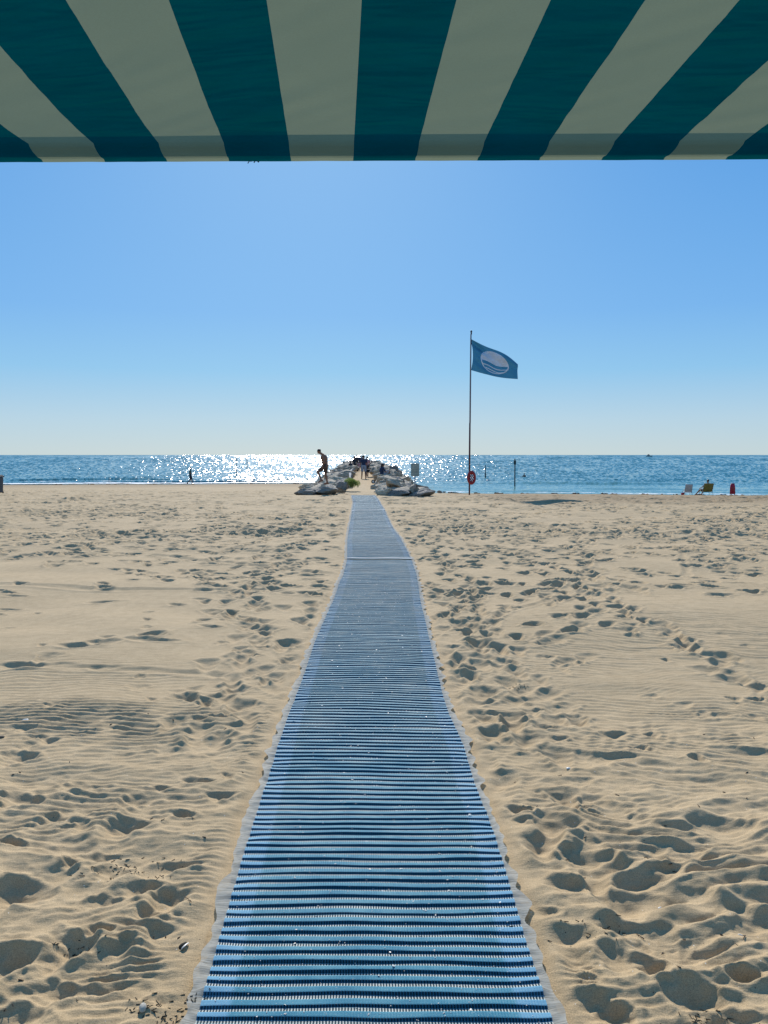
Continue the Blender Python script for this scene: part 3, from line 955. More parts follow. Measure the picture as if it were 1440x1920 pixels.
# ------------------------------------------------------------------ rocks and jetty
def rock_mesh(seed, flat):
    r = random.Random(seed)
    bm = bmesh.new()
    for i in range(15):
        v = Vector((r.uniform(-1, 1), r.uniform(-1, 1), r.uniform(-1, 1)))
        v = v / max(abs(v.x), abs(v.y), abs(v.z)) * r.uniform(.78, 1.0)
        bm.verts.new((v.x * .62, v.y * .48, v.z * flat))
    bmesh.ops.convex_hull(bm, input=bm.verts)
    bmesh.ops.delete(bm, geom=[v for v in bm.verts if not v.link_faces], context='VERTS')
    tmp = obj_from_bm('tmp', bm, None)
    m = tmp.modifiers.new('r', 'REMESH'); m.mode = 'VOXEL'; m.voxel_size = .042
    sm_ = tmp.modifiers.new('s', 'SMOOTH'); sm_.factor = .5; sm_.iterations = 2
    dg = bpy.context.evaluated_depsgraph_get(); dg.update()
    me = bpy.data.meshes.new_from_object(tmp.evaluated_get(dg))
    bpy.data.objects.remove(tmp)
    bm = bmesh.new(); bm.from_mesh(me)
    bmesh.ops.triangulate(bm, faces=bm.faces)
    tilt = Vector((r.uniform(-.25, .25), r.uniform(-.25, .25), 1))
    for v in bm.verts:
        n = mn.fractal(v.co * 3.0 + Vector((seed, 0, 0)), 1, 2, 4)
        h = v.co.dot(tilt) * (15 + 4 * (seed % 3)) + seed + 1.6 * mn.noise(v.co * 2.2)
        ledge = (h / 3.14159) % 1.0
        st = -.030 * max(0, 1 - abs(ledge - .5) * 7)          # narrow bedding cracks
        side_ = 1 - min(1, abs(v.co.z) / (flat * .95)) ** 3
        d = Vector((v.co.x, v.co.y, v.co.z * .4)).normalized()
        v.co += d * (st * (.4 + side_)) + v.co.normalized() * n * .040
    me.name = 'boulder'
    bm.to_mesh(me); bm.free()
    return me


ROCKS = []
for k in range(10):
    me = rock_mesh(k + 1, [.24, .3, .34, .26, .38][k % 5])
    me2 = me.copy()
    me.materials.append(M_ROCK); me2.materials.append(M_ROCK2)
    ROCKS.append((me, me2))


def crest(o, y, side):
    st = 36.0 if side < 0 else 35.2
    full = .78 * sstep(st - 1, st + (26 if side < 0 else 18), y) * (.86 if side < 0 else 1) + .10
    o = abs(o)
    if o < 1.9: return full
    return full + (-1.45 - full) * (o - 1.9) / (4.9 - 1.9)


far_V, far_F, nvtx = [], [], 0
count = 0
for side in (-1, 1):
    y = 36.0 if side < 0 else 35.2
    st = y
    while y < 122:
        near = y < 60
        offs = ([1.25, 1.8, 2.4, 3.0, 3.7] if side < 0 else [1.2, 1.75, 2.35, 2.95, 3.6])
        if y < st + 6: offs = ([1.4, 1.95, 2.5] if side < 0 else [1.1, 1.65, 2.2, 2.6])
        for o_ in offs:
            oo = o_ + rng.uniform(-.22, .22)
            if side < 0 and y < st + 3.0 and o_ < 2.0: continue          # sand in front of the plant
            yy = y + rng.uniform(-.4, .4)
            sc = rng.uniform(.60, 1.15)
            x = jc(yy) + side * oo
            zt = crest(oo, yy, side)
            g = float(low(x, yy))
            z = max(zt - .24 * sc, g + .02) if zt > g - .3 else None
            if z is None or zt < -1.6: continue
            e = Euler((rng.uniform(-.25, .25), rng.uniform(-.3, .3) + side * .12, rng.uniform(0, 6.28)))
            me, me2 = ROCKS[rng.randrange(10)]
            blue = rng.random() < .25
            if near:
                o = bpy.data.objects.new('boulder', me2 if blue else me)
                col.objects.link(o)
                o.location = (x, yy, z); o.rotation_euler = e; o.scale = (sc, sc, sc)
                w = ('blue-grey' if blue else 'pale grey')
                sd_ = 'left' if side < 0 else 'right'
                lev = 'along the top' if o_ < 2.3 else 'low down outside'
                dist_ = 'near end' if yy < 43 else ('middle stretch' if yy < 51 else 'far stretch')
                tag(o, f'{w} boulder {lev} on the {sd_} rock bank, {dist_}', 'boulder',
                    f'{w} boulders {lev} of the {sd_} bank, {dist_}')
                count += 1
            else:
                M = Matrix.Translation((x, yy, z)) @ e.to_matrix().to_4x4() @ Matrix.Diagonal((sc * 1.1, sc * 1.1, sc * 1.1, 1))
                n = len(me.vertices)
                co = np.empty(n * 3, dtype=np.float32); me.vertices.foreach_get('co', co)
                co = co.reshape(-1, 3) @ np.array(M.to_3x3()).T + np.array(M.translation)
                fi = np.empty(len(me.loops), dtype=np.int32); me.loops.foreach_get('vertex_index', fi)
                far_V.append(co); far_F.append(fi.reshape(-1, 3) + nvtx); nvtx += n
        y += .78 if near else 1.15
print('near boulders', count)
o = np_mesh('distant_boulders', np.concatenate(far_V), np.concatenate(far_F), M_ROCK, None, False)
tag(o, 'mass of grey boulders along the far half of the pier', 'boulders', kind='stuff')

# rubble core and the sandy path on top
bm = bmesh.new()
prev = None
for y in np.arange(38.5, 124, 1.5):
    c = jc(y)
    hL, hR = crest(1.9, y, -1) - .35, crest(1.9, y, 1) - .35
    ring = [(c - 4.4, -2.2), (c - 2.0, hL - .1), (c - 1.05, hL), (c - .95, -.02), (c + .95, -.02), (c + 1.05, hR), (c + 2.0, hR - .1), (c + 4.4, -2.2)]
    vs = [bm.verts.new((a, y, b - (.25 if y < 40 else 0))) for a, b in ring]
    if prev:
        for a in range(len(vs) - 1): bm.faces.new((prev[a], prev[a + 1], vs[a + 1], vs[a]))
    prev = vs
tag(obj_from_bm('jetty_rubble_base', bm, M_LOAM), kind='structure')

ysp = np.arange(35.5, 124, .4); k = np.linspace(-1, 1, 13)
Yp = np.repeat(ysp[:, None], 13, 1); Xp = jc(Yp) + k[None, :] * .92
Zp = .03 + .02 * pn(Xp / .5, Yp / .8, 90) + .006 * pn(Xp / .15, Yp / .2, 91) - .10 * sstep(38.0, 35.5, Yp) + 0 * Xp
tag(np_mesh('path', np.stack([Xp, Yp, Zp], 2).reshape(-1, 3), grid_faces(*Xp.shape), M_SAND), kind='structure')

# retaining walls beside the path
for side, y0, lab in ((-1, 46.0, 'grey concrete side wall left of the pier path'), (1, 41.0, 'grey concrete side wall right of the pier path')):
    root = empty('retaining_wall', (jc(y0) + side * .98, y0, 0), 0, lab, 'wall')
    ys_ = np.arange(y0, 122, 3.0)
    for i, (a, b) in enumerate(zip(ys_, ys_[1:])):
        if i > 18: break
        bm = bmesh.new()
        def hh(y): return .10 + .62 * float(sstep(y0 - .5, y0 + 11, y))
        x0, x1 = jc(a) + side * .98 - root.location.x, jc(b) + side * .98 - root.location.x
        pts = []
        for (xx, yy, h) in ((x0, a, hh(a)), (x1, b - .03, hh(b))):
            for dx_ in (-.14, .14):
                for z in (-.3, h):
                    pts.append(bm.verts.new((xx + dx_, yy - y0, z)))
        A = pts
        for f in ((0, 1, 3, 2), (4, 6, 7, 5), (0, 4, 5, 1), (2, 3, 7, 6), (1, 5, 7, 3), (0, 2, 6, 4)):
            bm.faces.new([A[q] for q in f])
        bmesh.ops.bevel(bm, geom=list(bm.edges), offset=.02, segments=2, affect='EDGES')
        obj_from_bm('wall_block', bm, M_CONC, root)

# hand-placed rocks at the foot of the pier
def put_rock(px, py, wpx, Y, name, label, k, blue=False, fl=1.0, rz=0):
    p = at(px, py, Y)
    o = bpy.data.objects.new(name, ROCKS[k][1 if blue else 0]); col.objects.link(o)
    s = wpx / 1440 * Y / 1.15
    o.location = p; o.scale = (s, s, s * fl); o.rotation_euler = (0, 0, rz)
    return tag(o, label, 'boulder')


put_rock(642, 911, 26, 38.6, 'boulder', 'rounded blue-grey boulder sitting in front of the green plant', 4, True, 1.0, .3)
put_rock(612, 921, 40, 36.3, 'boulder', 'wide flat dark boulder at the sandy foot of the left bank', 1, True, .9, .1)
put_rock(575, 924, 34, 36.0, 'boulder', 'dark slab at the leftmost foot of the left rock bank', 5, True, .8, 2.9)
put_rock(745, 926, 44, 35.0, 'boulder', 'big blue-grey slab at the foot of the right bank, left of the sign', 3, True, .9, .2)
put_rock(738, 907, 34, 37.6, 'boulder', 'pale yellowish boulder beside the start of the path', 2, False, 1.1, 3.0)
put_rock(790, 925, 34, 35.6, 'boulder', 'dark boulder behind the foot of the sign post', 0, True, .9, .7)
put_rock(823, 922, 12, 50.0, 'boulder', 'small dark rock in the shallows right of the rock bank', 2, True, .9, .7)
put_rock(832, 923, 8, 50.0, 'boulder', 'smallest dark rock in the shallows, rightmost of the pair', 1, True, .9, .2)

# green plant
root = empty('beach_plant', at(657, 912, 38.6), 0, 'low bushy green plant growing beside the path at the left rocks', 'plant')
bm = bmesh.new(); bs = bmesh.new()
for (cx, cy, rx, rz_, n) in ((0, 0, .26, .42, 900), (-.12, .1, .22, .40, 500), (.16, .0, .18, .34, 500), (.36, .05, .12, .30, 260)):
    for i in range(n):
        a = rng.uniform(0, 6.283); rr = math.sqrt(rng.random()) * rx
        x, y = cx + rr * math.cos(a), cy + rr * math.sin(a) * .8
        h = rz_ * rng.random() ** .6 * (1 - .5 * (rr / rx) ** 2)
        lean = Vector((math.cos(a) * .5 + rng.uniform(-.6, .6), math.sin(a) * .5 + rng.uniform(-.6, .6), rng.uniform(.4, 1.4))).normalized()
        L = rng.uniform(.04, .09); w = rng.uniform(.006, .013)
        p = Vector((x, y, h)); sd_ = lean.cross(Vector((rng.uniform(-1, 1), rng.uniform(-1, 1), .2))).normalized() * w
        v = [bm.verts.new(p - sd_ * .3), bm.verts.new(p + lean * L * .5 + sd_), bm.verts.new(p + lean * L), bm.verts.new(p + lean * L * .5 - sd_)]
        bm.faces.new(v)
        if i % 26 == 0: add_tube(bs, [(cx + rr * .3 * math.cos(a), cy + rr * .3 * math.sin(a), -.05), (x, y, h)], [.006, .003], 5)
obj_from_bm('foliage', bm, M_GREEN, root); obj_from_bm('stem', bs, M_GREEN, root)


# ------------------------------------------------------------------ people
def capsule(bm, a, ra, b, rb, n=12):
    a, b = Vector(a), Vector(b)
    d = b - a; L = d.length
    if L < 1e-4: add_ball(bm, a, ra); return
    add_tube(bm, [a, a.lerp(b, .5), b], [ra, (ra + rb) / 2, rb], n)
    add_ball(bm, a, ra, None, n, 8); add_ball(bm, b, rb, None, n, 8)


def remeshed(name, bm, mat, parent, vox, sm=4):
    tmp = obj_from_bm('tmp', bm, None)
    m = tmp.modifiers.new('r', 'REMESH'); m.mode = 'VOXEL'; m.voxel_size = vox; m.use_smooth_shade = True
    s = tmp.modifiers.new('s', 'SMOOTH'); s.factor = .5; s.iterations = sm
    dg = bpy.context.evaluated_depsgraph_get(); dg.update()
    me = bpy.data.meshes.new_from_object(tmp.evaluated_get(dg))
    me.name = name
    me.materials.clear(); me.materials.append(mat)
    me.polygons.foreach_set('use_smooth', [True] * len(me.polygons))
    bpy.data.objects.remove(tmp)
    o = bpy.data.objects.new(name, me); col.objects.link(o); o.parent = parent
    return o


def stand(**kw):
    J = dict(pel=(0, 0, .95), ch=(0, .01, 1.26), nk=(0, 0, 1.48), hd=(0, .03, 1.635),
             shL=(-.185, 0, 1.42), elL=(-.235, -.02, 1.14), wrL=(-.245, .05, .90), shR=(.185, 0, 1.42), elR=(.235, -.02, 1.14), wrR=(.245, .05, .90),
             hpL=(-.09, 0, .92), knL=(-.10, .02, .50), anL=(-.10, -.02, .08), hpR=(.09, 0, .92), knR=(.10, .02, .50), anR=(.10, -.02, .08))
    J.update(kw)
    return {k: Vector(v) for k, v in J.items()}


def person(loc, heading, J, label, skin, hair, top=None, bottom=None, scale=1.0, vox=.011, longhair=False, hat=None, group=None, sleeves=True, legs=.55, look=0.0, toes=None, headtilt=0.0, thick=1.0):
    """local axes: +y is forward; heading 0 faces +Y"""
    root = empty('person', loc, heading, label, 'person', group)
    root.scale = (scale,) * 3
    bm = bmesh.new()
    up = (J['nk'] - J['pel']).normalized()
    yaw = Euler((headtilt, 0, look))
    # torso
    q = up.to_track_quat('Z', 'Y').to_euler()
    tq = Euler((-(math.atan2(up.y, up.z)), math.atan2(up.x, up.z), 0))
    tk = thick
    add_ball(bm, J['pel'] + up * .02, (.155, .105 * tk, .125), tq, 16, 12)
    add_ball(bm, J['pel'].lerp(J['ch'], .5), (.135, .100 * tk, .16), tq, 16, 12)
    add_ball(bm, J['ch'] + up * .03, (.165, .112 * tk, .19), tq, 16, 12)
    capsule(bm, J['shL'], .058, J['ch'] + up * .12, .09); capsule(bm, J['shR'], .058, J['ch'] + up * .12, .09)
    capsule(bm, J['ch'] + up * .15, .07, J['nk'], .055)
    capsule(bm, J['nk'], .060, J['hd'] - Vector((0, .015, .05)), .05)
    H = J['hd']; Rm = yaw.to_matrix()
    add_ball(bm, H + Rm @ Vector((0, -.008, .02)), (.075, .093, .092), yaw, 16, 12)
    add_ball(bm, H + Rm @ Vector((0, .02, -.045)), (.056, .068, .072), yaw, 14, 10)
    capsule(bm, H + Rm @ Vector((0, .088, .012)), .010, H + Rm @ Vector((0, .104, -.022)), .015, 8)
    for s in (-1, 1):
        add_ball(bm, H + Rm @ Vector((s * .077, -.005, -.01)), (.010, .018, .030), yaw, 8, 6)
    capsule(bm, H + Rm @ Vector((-.022, .080, -.062)), .010, H + Rm @ Vector((.022, .080, -.062)), .010, 8)
    for s in 'LR':
        capsule(bm, J['sh' + s], .053, J['el' + s], .040); capsule(bm, J['el' + s], .041, J['wr' + s], .026)
        capsule(bm, J['hp' + s], .092, J['kn' + s], .058)
        k, a = J['kn' + s], J['an' + s]
        capsule(bm, k, .057, k.lerp(a, .35) + Vector((0, -.012, 0)), .056); capsule(bm, k.lerp(a, .35) + Vector((0, -.012, 0)), .055, a, .036)
        # foot
        fd = Vector((0, 1, 0)) if not toes or s not in toes else Vector(toes[s]).normalized()
        dn = Vector((0, 0, -1)) if abs(fd.z) < .7 else Vector((0, -1, 0))
        dn = (dn - fd * dn.dot(fd)).normalized()
        heel = a - fd * .045 + dn * .045
        capsule(bm, a, .036, heel, .032); capsule(bm, heel, .030, a + fd * .13 + dn * .055, .030); capsule(bm, a, .034, a + fd * .13 + dn * .05, .030)
        capsule(bm, a + fd * .13 + dn * .055, .034, a + fd * .175 + dn * .062, .022)
        # hand: palm, four fingers, thumb
        w = J['wr' + s]; d = (w - J['el' + s]).normalized()
        sd = Vector((1, 0, 0)) if abs(d.x) < .8 else Vector((0, 1, 0))
        sd = (Vector((0, 1, 0)) if abs(d.y) < .8 else Vector((1, 0, 0)))
        sd = (sd - d * sd.dot(d)).normalized(); nn = d.cross(sd) * (1 if s == 'L' else -1)
        add_tmp = [w + d * .02, w + d * .075]
        for e_ in (-.024, -.008, .008, .024):
            capsule(bm, w + d * .012 + sd * e_ * .6, .014, w + d * .085 + sd * e_, .012, 8)
        for e_, L in ((-.030, .058), (-.010, .072), (.010, .078), (.030, .068)):
            p0 = w + d * .088 + sd * e_; p1 = p0 + d * L * .5 + nn * L * .12; p2 = p1 + d * L * .42 + nn * L * .30
            capsule(bm, p0, .0095, p1, .0088, 8); capsule(bm, p1, .0088, p2, .0075, 8)
        p0 = w + d * .03 + sd * .028; p1 = p0 + sd * .03 + d * .03 + nn * .01; p2 = p1 + d * .035 + nn * .01 + sd * .004
        capsule(bm, p0, .013, p1, .011, 8); capsule(bm, p1, .011, p2, .009, 8)
    remeshed('body', bm, skin, root, vox, 2)
    # eyes
    for s in (-1, 1):
        b2 = bmesh.new(); add_ball(b2, H + Rm @ Vector((s * .030, .079, .004)), .011, None, 8, 6)
        obj_from_bm('eye', b2, M_BLACK, root, True)
    # hair
    b2 = bmesh.new()
    add_ball(b2, H + Rm @ Vector((0, -.022, .034)), (.082, .092, .088), yaw, 16, 12)
    if longhair:
        capsule(b2, H + Rm @ Vector((0, -.06, .0)), .075, H + Rm @ Vector((0, -.10, -.20)), .065)
        capsule(b2, H + Rm @ Vector((0, -.10, -.20)), .065, H + Rm @ Vector((0, -.10, -.32)), .04)
    remeshed('hair', b2, hair, root, .012, 3)
    if hat:
        b2 = bmesh.new()
        bmesh.ops.create_cone(b2, cap_ends=True, segments=24, radius1=.17, radius2=.165, depth=.012, matrix=Matrix.Translation(H + Vector((0, 0, .075))))
        add_ball(b2, H + Vector((0, -.01, .095)), (.096, .104, .075), None, 16, 10)
        obj_from_bm('hat', b2, hat, root, True)
    if bottom:
        b2 = bmesh.new()
        add_ball(b2, J['pel'] + up * .03, (.172, .125, .125), tq, 16, 12)
        for s in 'LR':
            capsule(b2, J['hp' + s], .108, J['hp' + s].lerp(J['kn' + s], legs), .094 if legs < .9 else .078)
            if legs > 1.2:
                pass
        remeshed('shorts', b2, bottom, root, vox, 3)
    if top:
        b2 = bmesh.new()
        add_ball(b2, J['pel'].lerp(J['ch'], .15), (.165, .122, .12), tq, 16, 12)
        add_ball(b2, J['pel'].lerp(J['ch'], .5), (.155, .115, .17), tq, 16, 12)
        add_ball(b2, J['ch'] + up * .03, (.182, .128, .195), tq, 16, 12)
        for s in 'LR':
            capsule(b2, J['sh' + s], .070, J['ch'] + up * .12, .10)
            if sleeves: capsule(b2, J['sh' + s], .068, J['sh' + s].lerp(J['el' + s], .6), .062)
        remeshed('shirt', b2, top, root, vox, 3)
    return root


# the man stepping down over the left rocks, side on, looking at his feet
mp_ = at(611, 907.5, 37.8)
Jm = stand(pel=(0, .02, .83), ch=(0, .07, 1.16), nk=(0, .18, 1.39), hd=(0, .30, 1.50),
           shL=(-.18, .13, 1.37), elL=(-.23, .04, 1.08), wrL=(-.20, .12, .84), shR=(.18, .13, 1.37), elR=(.24, .05, 1.06), wrR=(.24, .08, .82),
           hpL=(-.09, .04, .80), knL=(-.10, .37, .56), anL=(-.10, .20, .20), hpR=(.09, 0, .80), knR=(.10, .02, .44), anR=(.10, -.06, .07))
person(mp_, R(90), Jm, 'shirtless man in brown shorts stepping over the left rocks with his head bowed', M_SKIN, M_HAIR, None, M_BROWNC, 1.06, .008, legs=.62, headtilt=-.75, thick=1.5,
       toes={'L': (0, .9, -.35), 'R': (0, 1, -.1)})
# walker on the left shore, heading right
wp = at(357, 907, 79.0)
Jw = stand(hpL=(-.08, 0, .90), knL=(-.08, .16, .50), anL=(-.09, .16, .09), knR=(.09, .03, .48), anR=(.09, -.30, .14), pel=(0, 0, .93), elL=(-.22, -.10, 1.15), wrL=(-.22, -.06, .92),
           elR=(.22, .05, 1.15), wrR=(.2, .24, 1.02))
person((wp.x, wp.y, float(low(wp.x, wp.y))), R(-80), Jw, 'person in a teal top and dark shorts walking along the left waterline', M_SKIN, M_HAIR, M_TEAL, M_DARKC, 1.04, .014, legs=.7)
# people on the pier path
def on_path(px, Y, dz=0.035):
    return ((px - 720) / 1440 * Y, Y, dz)


person(on_path(682, 58.5), R(8), stand(knL=(-.12, .04, .5), anL=(-.15, 0, .08), anR=(.15, -.02, .08), knR=(.13, .05, .5)), 'person in a dark top and pale grey shorts, nearest on the pier path', M_SKIN, M_HAIR, M_NAVY, M_GREYC, 1.02, .010, legs=.78)
person(on_path(688.5, 64), R(20), stand(knR=(.1, .12, .5), anR=(.1, .1, .1), anL=(-.1, -.22, .12)), 'person in pink just behind the one in grey shorts, on the right of the path', M_SKIN, M_HAIR, M_PINK, M_DARKC, .96, .012)
person(on_path(675.5, 92), R(-5), stand(), 'person in dark blue at the middle of the far group on the pier', M_SKIN, M_HAIR, M_NAVY, M_DARKC, 1.02, .014)
person(on_path(669.3, 96), R(170), stand(), 'tallest person in black at the back of the far group on the pier', M_SKIN, M_HAIR, M_DARKC, M_DARKC, 1.05, .014)
person(on_path(664.6, 80), R(30), stand(knL=(-.1, .1, .5), anL=(-.1, .08, .08)), 'person in a sun hat and dark clothes, leftmost of the far group', M_SKIN, M_HAIR, M_DARKC, M_DARKC, .94, .014, hat=M_DARKC)
person(on_path(673.2, 84), R(10), stand(), 'small child in pale pink among the far group on the pier', M_SKIN2, M_GHAIR, M_PINK, M_PINK, .62, .014)
person(on_path(679, 88), R(-15), stand(), 'person in grey shorts and navy between the near person and the far group', M_SKIN, M_HAIR, M_NAVY, M_GREYC, 1.0, .014)


def sit(**kw):
    return stand(pel=(0, 0, .12), ch=(0, -.03, .42), nk=(0, .03, .63), hd=(0, .07, .78), shL=(-.18, 0, .58), elL=(-.22, .14, .36), wrL=(-.14, .38, .38), shR=(.18, 0, .58), elR=(.22, .14, .36),
                 wrR=(.14, .38, .38), hpL=(-.09, .03, .10), knL=(-.11, .42, .42), anL=(-.11, .62, .06), hpR=(.09, .03, .10), knR=(.11, .42, .42), anR=(.11, .62, .06), **kw)


def sitter(px, py, Y, hd, lab, top, bot, sc=1.0, lh=True, skin=M_SKIN, vox=.012):
    person(at(px, py, Y), hd, sit(), lab, skin, M_HAIR, top, bot, sc, vox, longhair=lh, legs=.8)


sitter(716, 895.5, 46.5, R(-62), 'long-haired person in a dark top sitting on the right rocks with knees drawn up', M_NAVY, M_GREYC, .98, vox=.009)
sitter(696.8, 877.5, 78, R(-20), 'tiny seated figure on the crest of the right rock bank, far out', M_DARKC, M_DARKC, .85, False)
sitter(657.7, 880, 76, R(40), 'tiny seated figure on the crest of the left rock bank, far out', M_DARKC, M_DARKC, .9, False)

# bags carried / set down on the path
def bag(px, py, Y, lab, s=1.0, m=M_BLACK):
    root = empty('bag', at(px, py, Y), .3, lab, 'bag')
    bm = bmesh.new(); add_box(bm, (0, 0, .15 * s), (.38 * s, .2 * s, .28 * s), None, .05 * s); obj_from_bm('body', bm, m, root, True)
    bm = bmesh.new(); add_tube(bm, [(-.12 * s, 0, .28 * s), (-.09 * s, 0, .40 * s), (.09 * s, 0, .40 * s), (.12 * s, 0, .28 * s)], .012, 6); obj_from_bm('handle', bm, m, root, True)


bag(692, 886.5, 62, 'black bag beside the nearest people on the right of the pier path', 1.0)
bag(668.5, 884.5, 78, 'dark bag at knee height in the far group at left', .9)
# black-rimmed white wheel leaning at the path side
root = empty('wheel', at(699.6, 903, 41.5), 0, 'small white disc with a black rim at the right side of the pier path', 'wheel')
bm = bmesh.new(); add_torus(bm, (0, 0, 0), .080, .028, Euler((R(85), 0, R(15))), 28, 10); obj_from_bm('tyre', bm, M_BLACK, root, True)
bm = bmesh.new(); bmesh.ops.create_cone(bm, cap_ends=True, segments=24, radius1=.062, radius2=.055, depth=.02, matrix=Euler((R(85), 0, R(15))).to_matrix().to_4x4()); obj_from_bm('rim', bm, M_SHELL, root, False)


# ------------------------------------------------------------------ flagpole, flag, lifebuoy, sign
PY = 40.0
pb = at(880, 931, PY)
gz = float(low(pb.x, pb.y))
pt = at(881, 621, PY)
root = empty('flagpole', (pb.x, pb.y, gz - .05), 0, 'tall thin dark red flagpole standing in the sand right of the rocks', 'flagpole')
bm = bmesh.new()
h = pt.z - gz
add_tube(bm, [(0, 0, -.3), (0, 0, h * .45), (0.01, 0, h * .45 + .01), (.02, 0, h)], [.042, .040, .034, .026], 16)
obj_from_bm('pole', bm, M_POLE, root, True)
bm = bmesh.new(); add_ball(bm, (.03, 0, h + .03), (.05, .05, .07)); add_box(bm, (.04, 0, h - .07), (.05, .04, .09), None, .01)
obj_from_bm('finial', bm, M_DARKM, root, True)
bm = bmesh.new(); add_tube(bm, [(-.05, -.02, 1.2), (-.04, -.03, h * .5), (-.02, -.03, h - .1)], .006, 6)
obj_from_bm('halyard', bm, M_DARKC, root, True)

# flag as a rippling sheet given by its corners
TL, BL = at(882.5, 635, PY), at(883.5, 694, PY)
TR, BR = at(971, 683, PY + .6), at(970.5, 711, PY + .35)
NU, NV = 90, 60


def flag_pt(u, v):
    """u along the fly 0..1, v down the hoist 0..1"""
    top = TL.lerp(TR, u); bot = BL.lerp(BR, u)
    top = top + Vector((0, 0, .10 * math.sin(math.pi * u) - .05 * math.sin(2 * math.pi * u)))
    bot = bot + Vector((0, 0, -.08 * math.sin(math.pi * u)))
    p = top.lerp(bot, v)
    p.x += .10 * math.sin(math.pi * v) * (1 - u) ** 3 * 1.0 - .03 * math.sin(math.pi * v) * u
    # diagonal folds hanging from the upper hoist corner
    ph = (v * 1.0 - u * .25)
    env = math.exp(-((v - .12 - .05 * u) / .16) ** 2)
    p.y += .16 * env * math.sin(u * 5.0 + .5) + .10 * math.sin(6.5 * u - 3.0 * v + .4) * u ** .6 + .05 * math.sin(15 * v - 9 * u) * (1 - v) * (1 - u)
    p.y += .03 * math.sin(22 * (v - .45 * u)) * math.exp(-((u - .2) / .22) ** 2)
    return p


forg = Vector(TL)
froot = empty('flag', forg, 0, 'blue flag with a white disc and wave emblem flying from the pole', 'flag')
V = np.array([[list(flag_pt(i / (NU - 1), j / (NV - 1)) - forg) for i in range(NU)] for j in range(NV)])
cl = np_mesh('cloth', V.reshape(-1, 3), grid_faces(NV, NU), M_FLAG, froot)
sm = cl.modifiers.new('t', 'SOLIDIFY'); sm.thickness = .004; sm.offset = 0
# emblem: disc, white above, blue waves with white lines below: drawn in flag coordinates
EU, EV, ER = .50, .50, .40          # centre and radius (radius in hoist units; fly is 1.45 hoists)


def flag_patch(name, poly_fn):
    bm = bmesh.new()
    n = 60
    rings = poly_fn()
    for sgn in (-1, 1):
        for A, B in rings:
            va = []; vb = []
            for (u, v) in A:
                q = flag_pt(u, v) - forg; va.append(bm.verts.new((q.x, q.y + sgn * .006, q.z)))
            for (u, v) in B:
                q = flag_pt(u, v) - forg; vb.append(bm.verts.new((q.x, q.y + sgn * .006, q.z)))
            for i in range(len(va) - 1):
                bm.faces.new((va[i], va[i + 1], vb[i + 1], vb[i]))
    return obj_from_bm(name, bm, M_FLAGW, froot, True)


ASP = 1.28


def fu(x, y): return (EU + x * ER / ASP, EV + y * ER)      # x right, y down, unit disc


def wave_y(x, k): return [.12, .42, .70][k] + .09 * math.sin(3.6 * x + .6) - .10 * max(0, x) ** 2


def emblem():
    out = []
    # upper white part: vertical strips from circle top to the first wave
    xs_ = [math.cos(math.pi * (1 - i / 60)) for i in range(61)]
    rows_ = 12
    for r in range(rows_):
        A = []; B = []
        for x in xs_:
            yt = -math.sqrt(max(0, 1 - x * x)); yb_ = min(math.sqrt(max(0, 1 - x * x)), wave_y(x, 0))
            A.append(fu(x, yt + (yb_ - yt) * r / rows_)); B.append(fu(x, yt + (yb_ - yt) * (r + 1) / rows_))
        out.append((A, B))
    # ring around the lower part
    A = []; B = []
    for i in range(61):
        a = -.15 + (math.pi + .3) * i / 60
        A.append(fu(math.cos(a), math.sin(a))); B.append(fu(math.cos(a) * .92, math.sin(a) * .92))
    out.append((A, B))
    for k_ in (1, 2):
        A = []; B = []
        m = math.sqrt(max(0, 1 - wave_y(0, k_) ** 2)) * .97
        for i in range(41):
            x = -m + 2 * m * i / 40
            y = wave_y(x, k_)
            A.append(fu(x, y)); B.append(fu(x, y + .085))
        out.append((A, B))
    return out


flag_patch('emblem', emblem)

# lifebuoy on the pole
lb = at(884, 895.5, PY - .12)
lroot = empty('lifebuoy', lb, R(0), 'red oval life ring with slanted gaps hung low on the flagpole', 'lifebuoy')
bm = bmesh.new()
add_torus(bm, (0, 0, 0), .245, .085, Euler((R(90), 0, 0)), 40, 14, .72, 1.12)
obj_from_bm('ring', bm, M_RED, lroot, True)
bm = bmesh.new()
for dx_ in (-.085, .0, .085):
    add_tube(bm, [(dx_ - .11, .01, .16 if dx_ < 0 else .20), (dx_ + .11, .01, -.20 if dx_ <= 0 else -.16)], .026, 8)
obj_from_bm('strap', bm, M_RED, lroot, True)
bm = bmesh.new(); add_tube(bm, [(-.11, .12, .55), (-.10, .10, .40), (-.03, .06, .30)], .010, 6); obj_from_bm('rope', bm, M_SHELL, lroot, True)

# sign
sb = at(778, 931, 35.0)
sz = float(low(sb.x, sb.y))
root = empty('sign', (sb.x, sb.y, sz - .02), R(4), 'small rectangular grey-green sign on a post in front of the right rocks', 'sign')
zt_, zb_ = at(778, 868, 35.0).z - sz, at(778, 892, 35.0).z - sz
bm = bmesh.new(); add_tube(bm, [(0, .03, -.3), (0, .03, zt_ - .03)], .033, 12); obj_from_bm('post', bm, M_METAL, root, True)
bm = bmesh.new(); add_box(bm, (0, -.01, (zt_ + zb_) / 2), (.375, .02, zt_ - zb_), None, .006); obj_from_bm('panel', bm, M_SIGN, root)
bm = bmesh.new()
for i in range(6):
    w_ = [.22, .28, .26, .28, .20, .26][i]
    add_box(bm, (-.14 + w_ / 2, -.0225, zt_ - .09 - i * .075), (w_, .004, .022))
obj_from_bm('text_lines', bm, M_SIGNL, root)


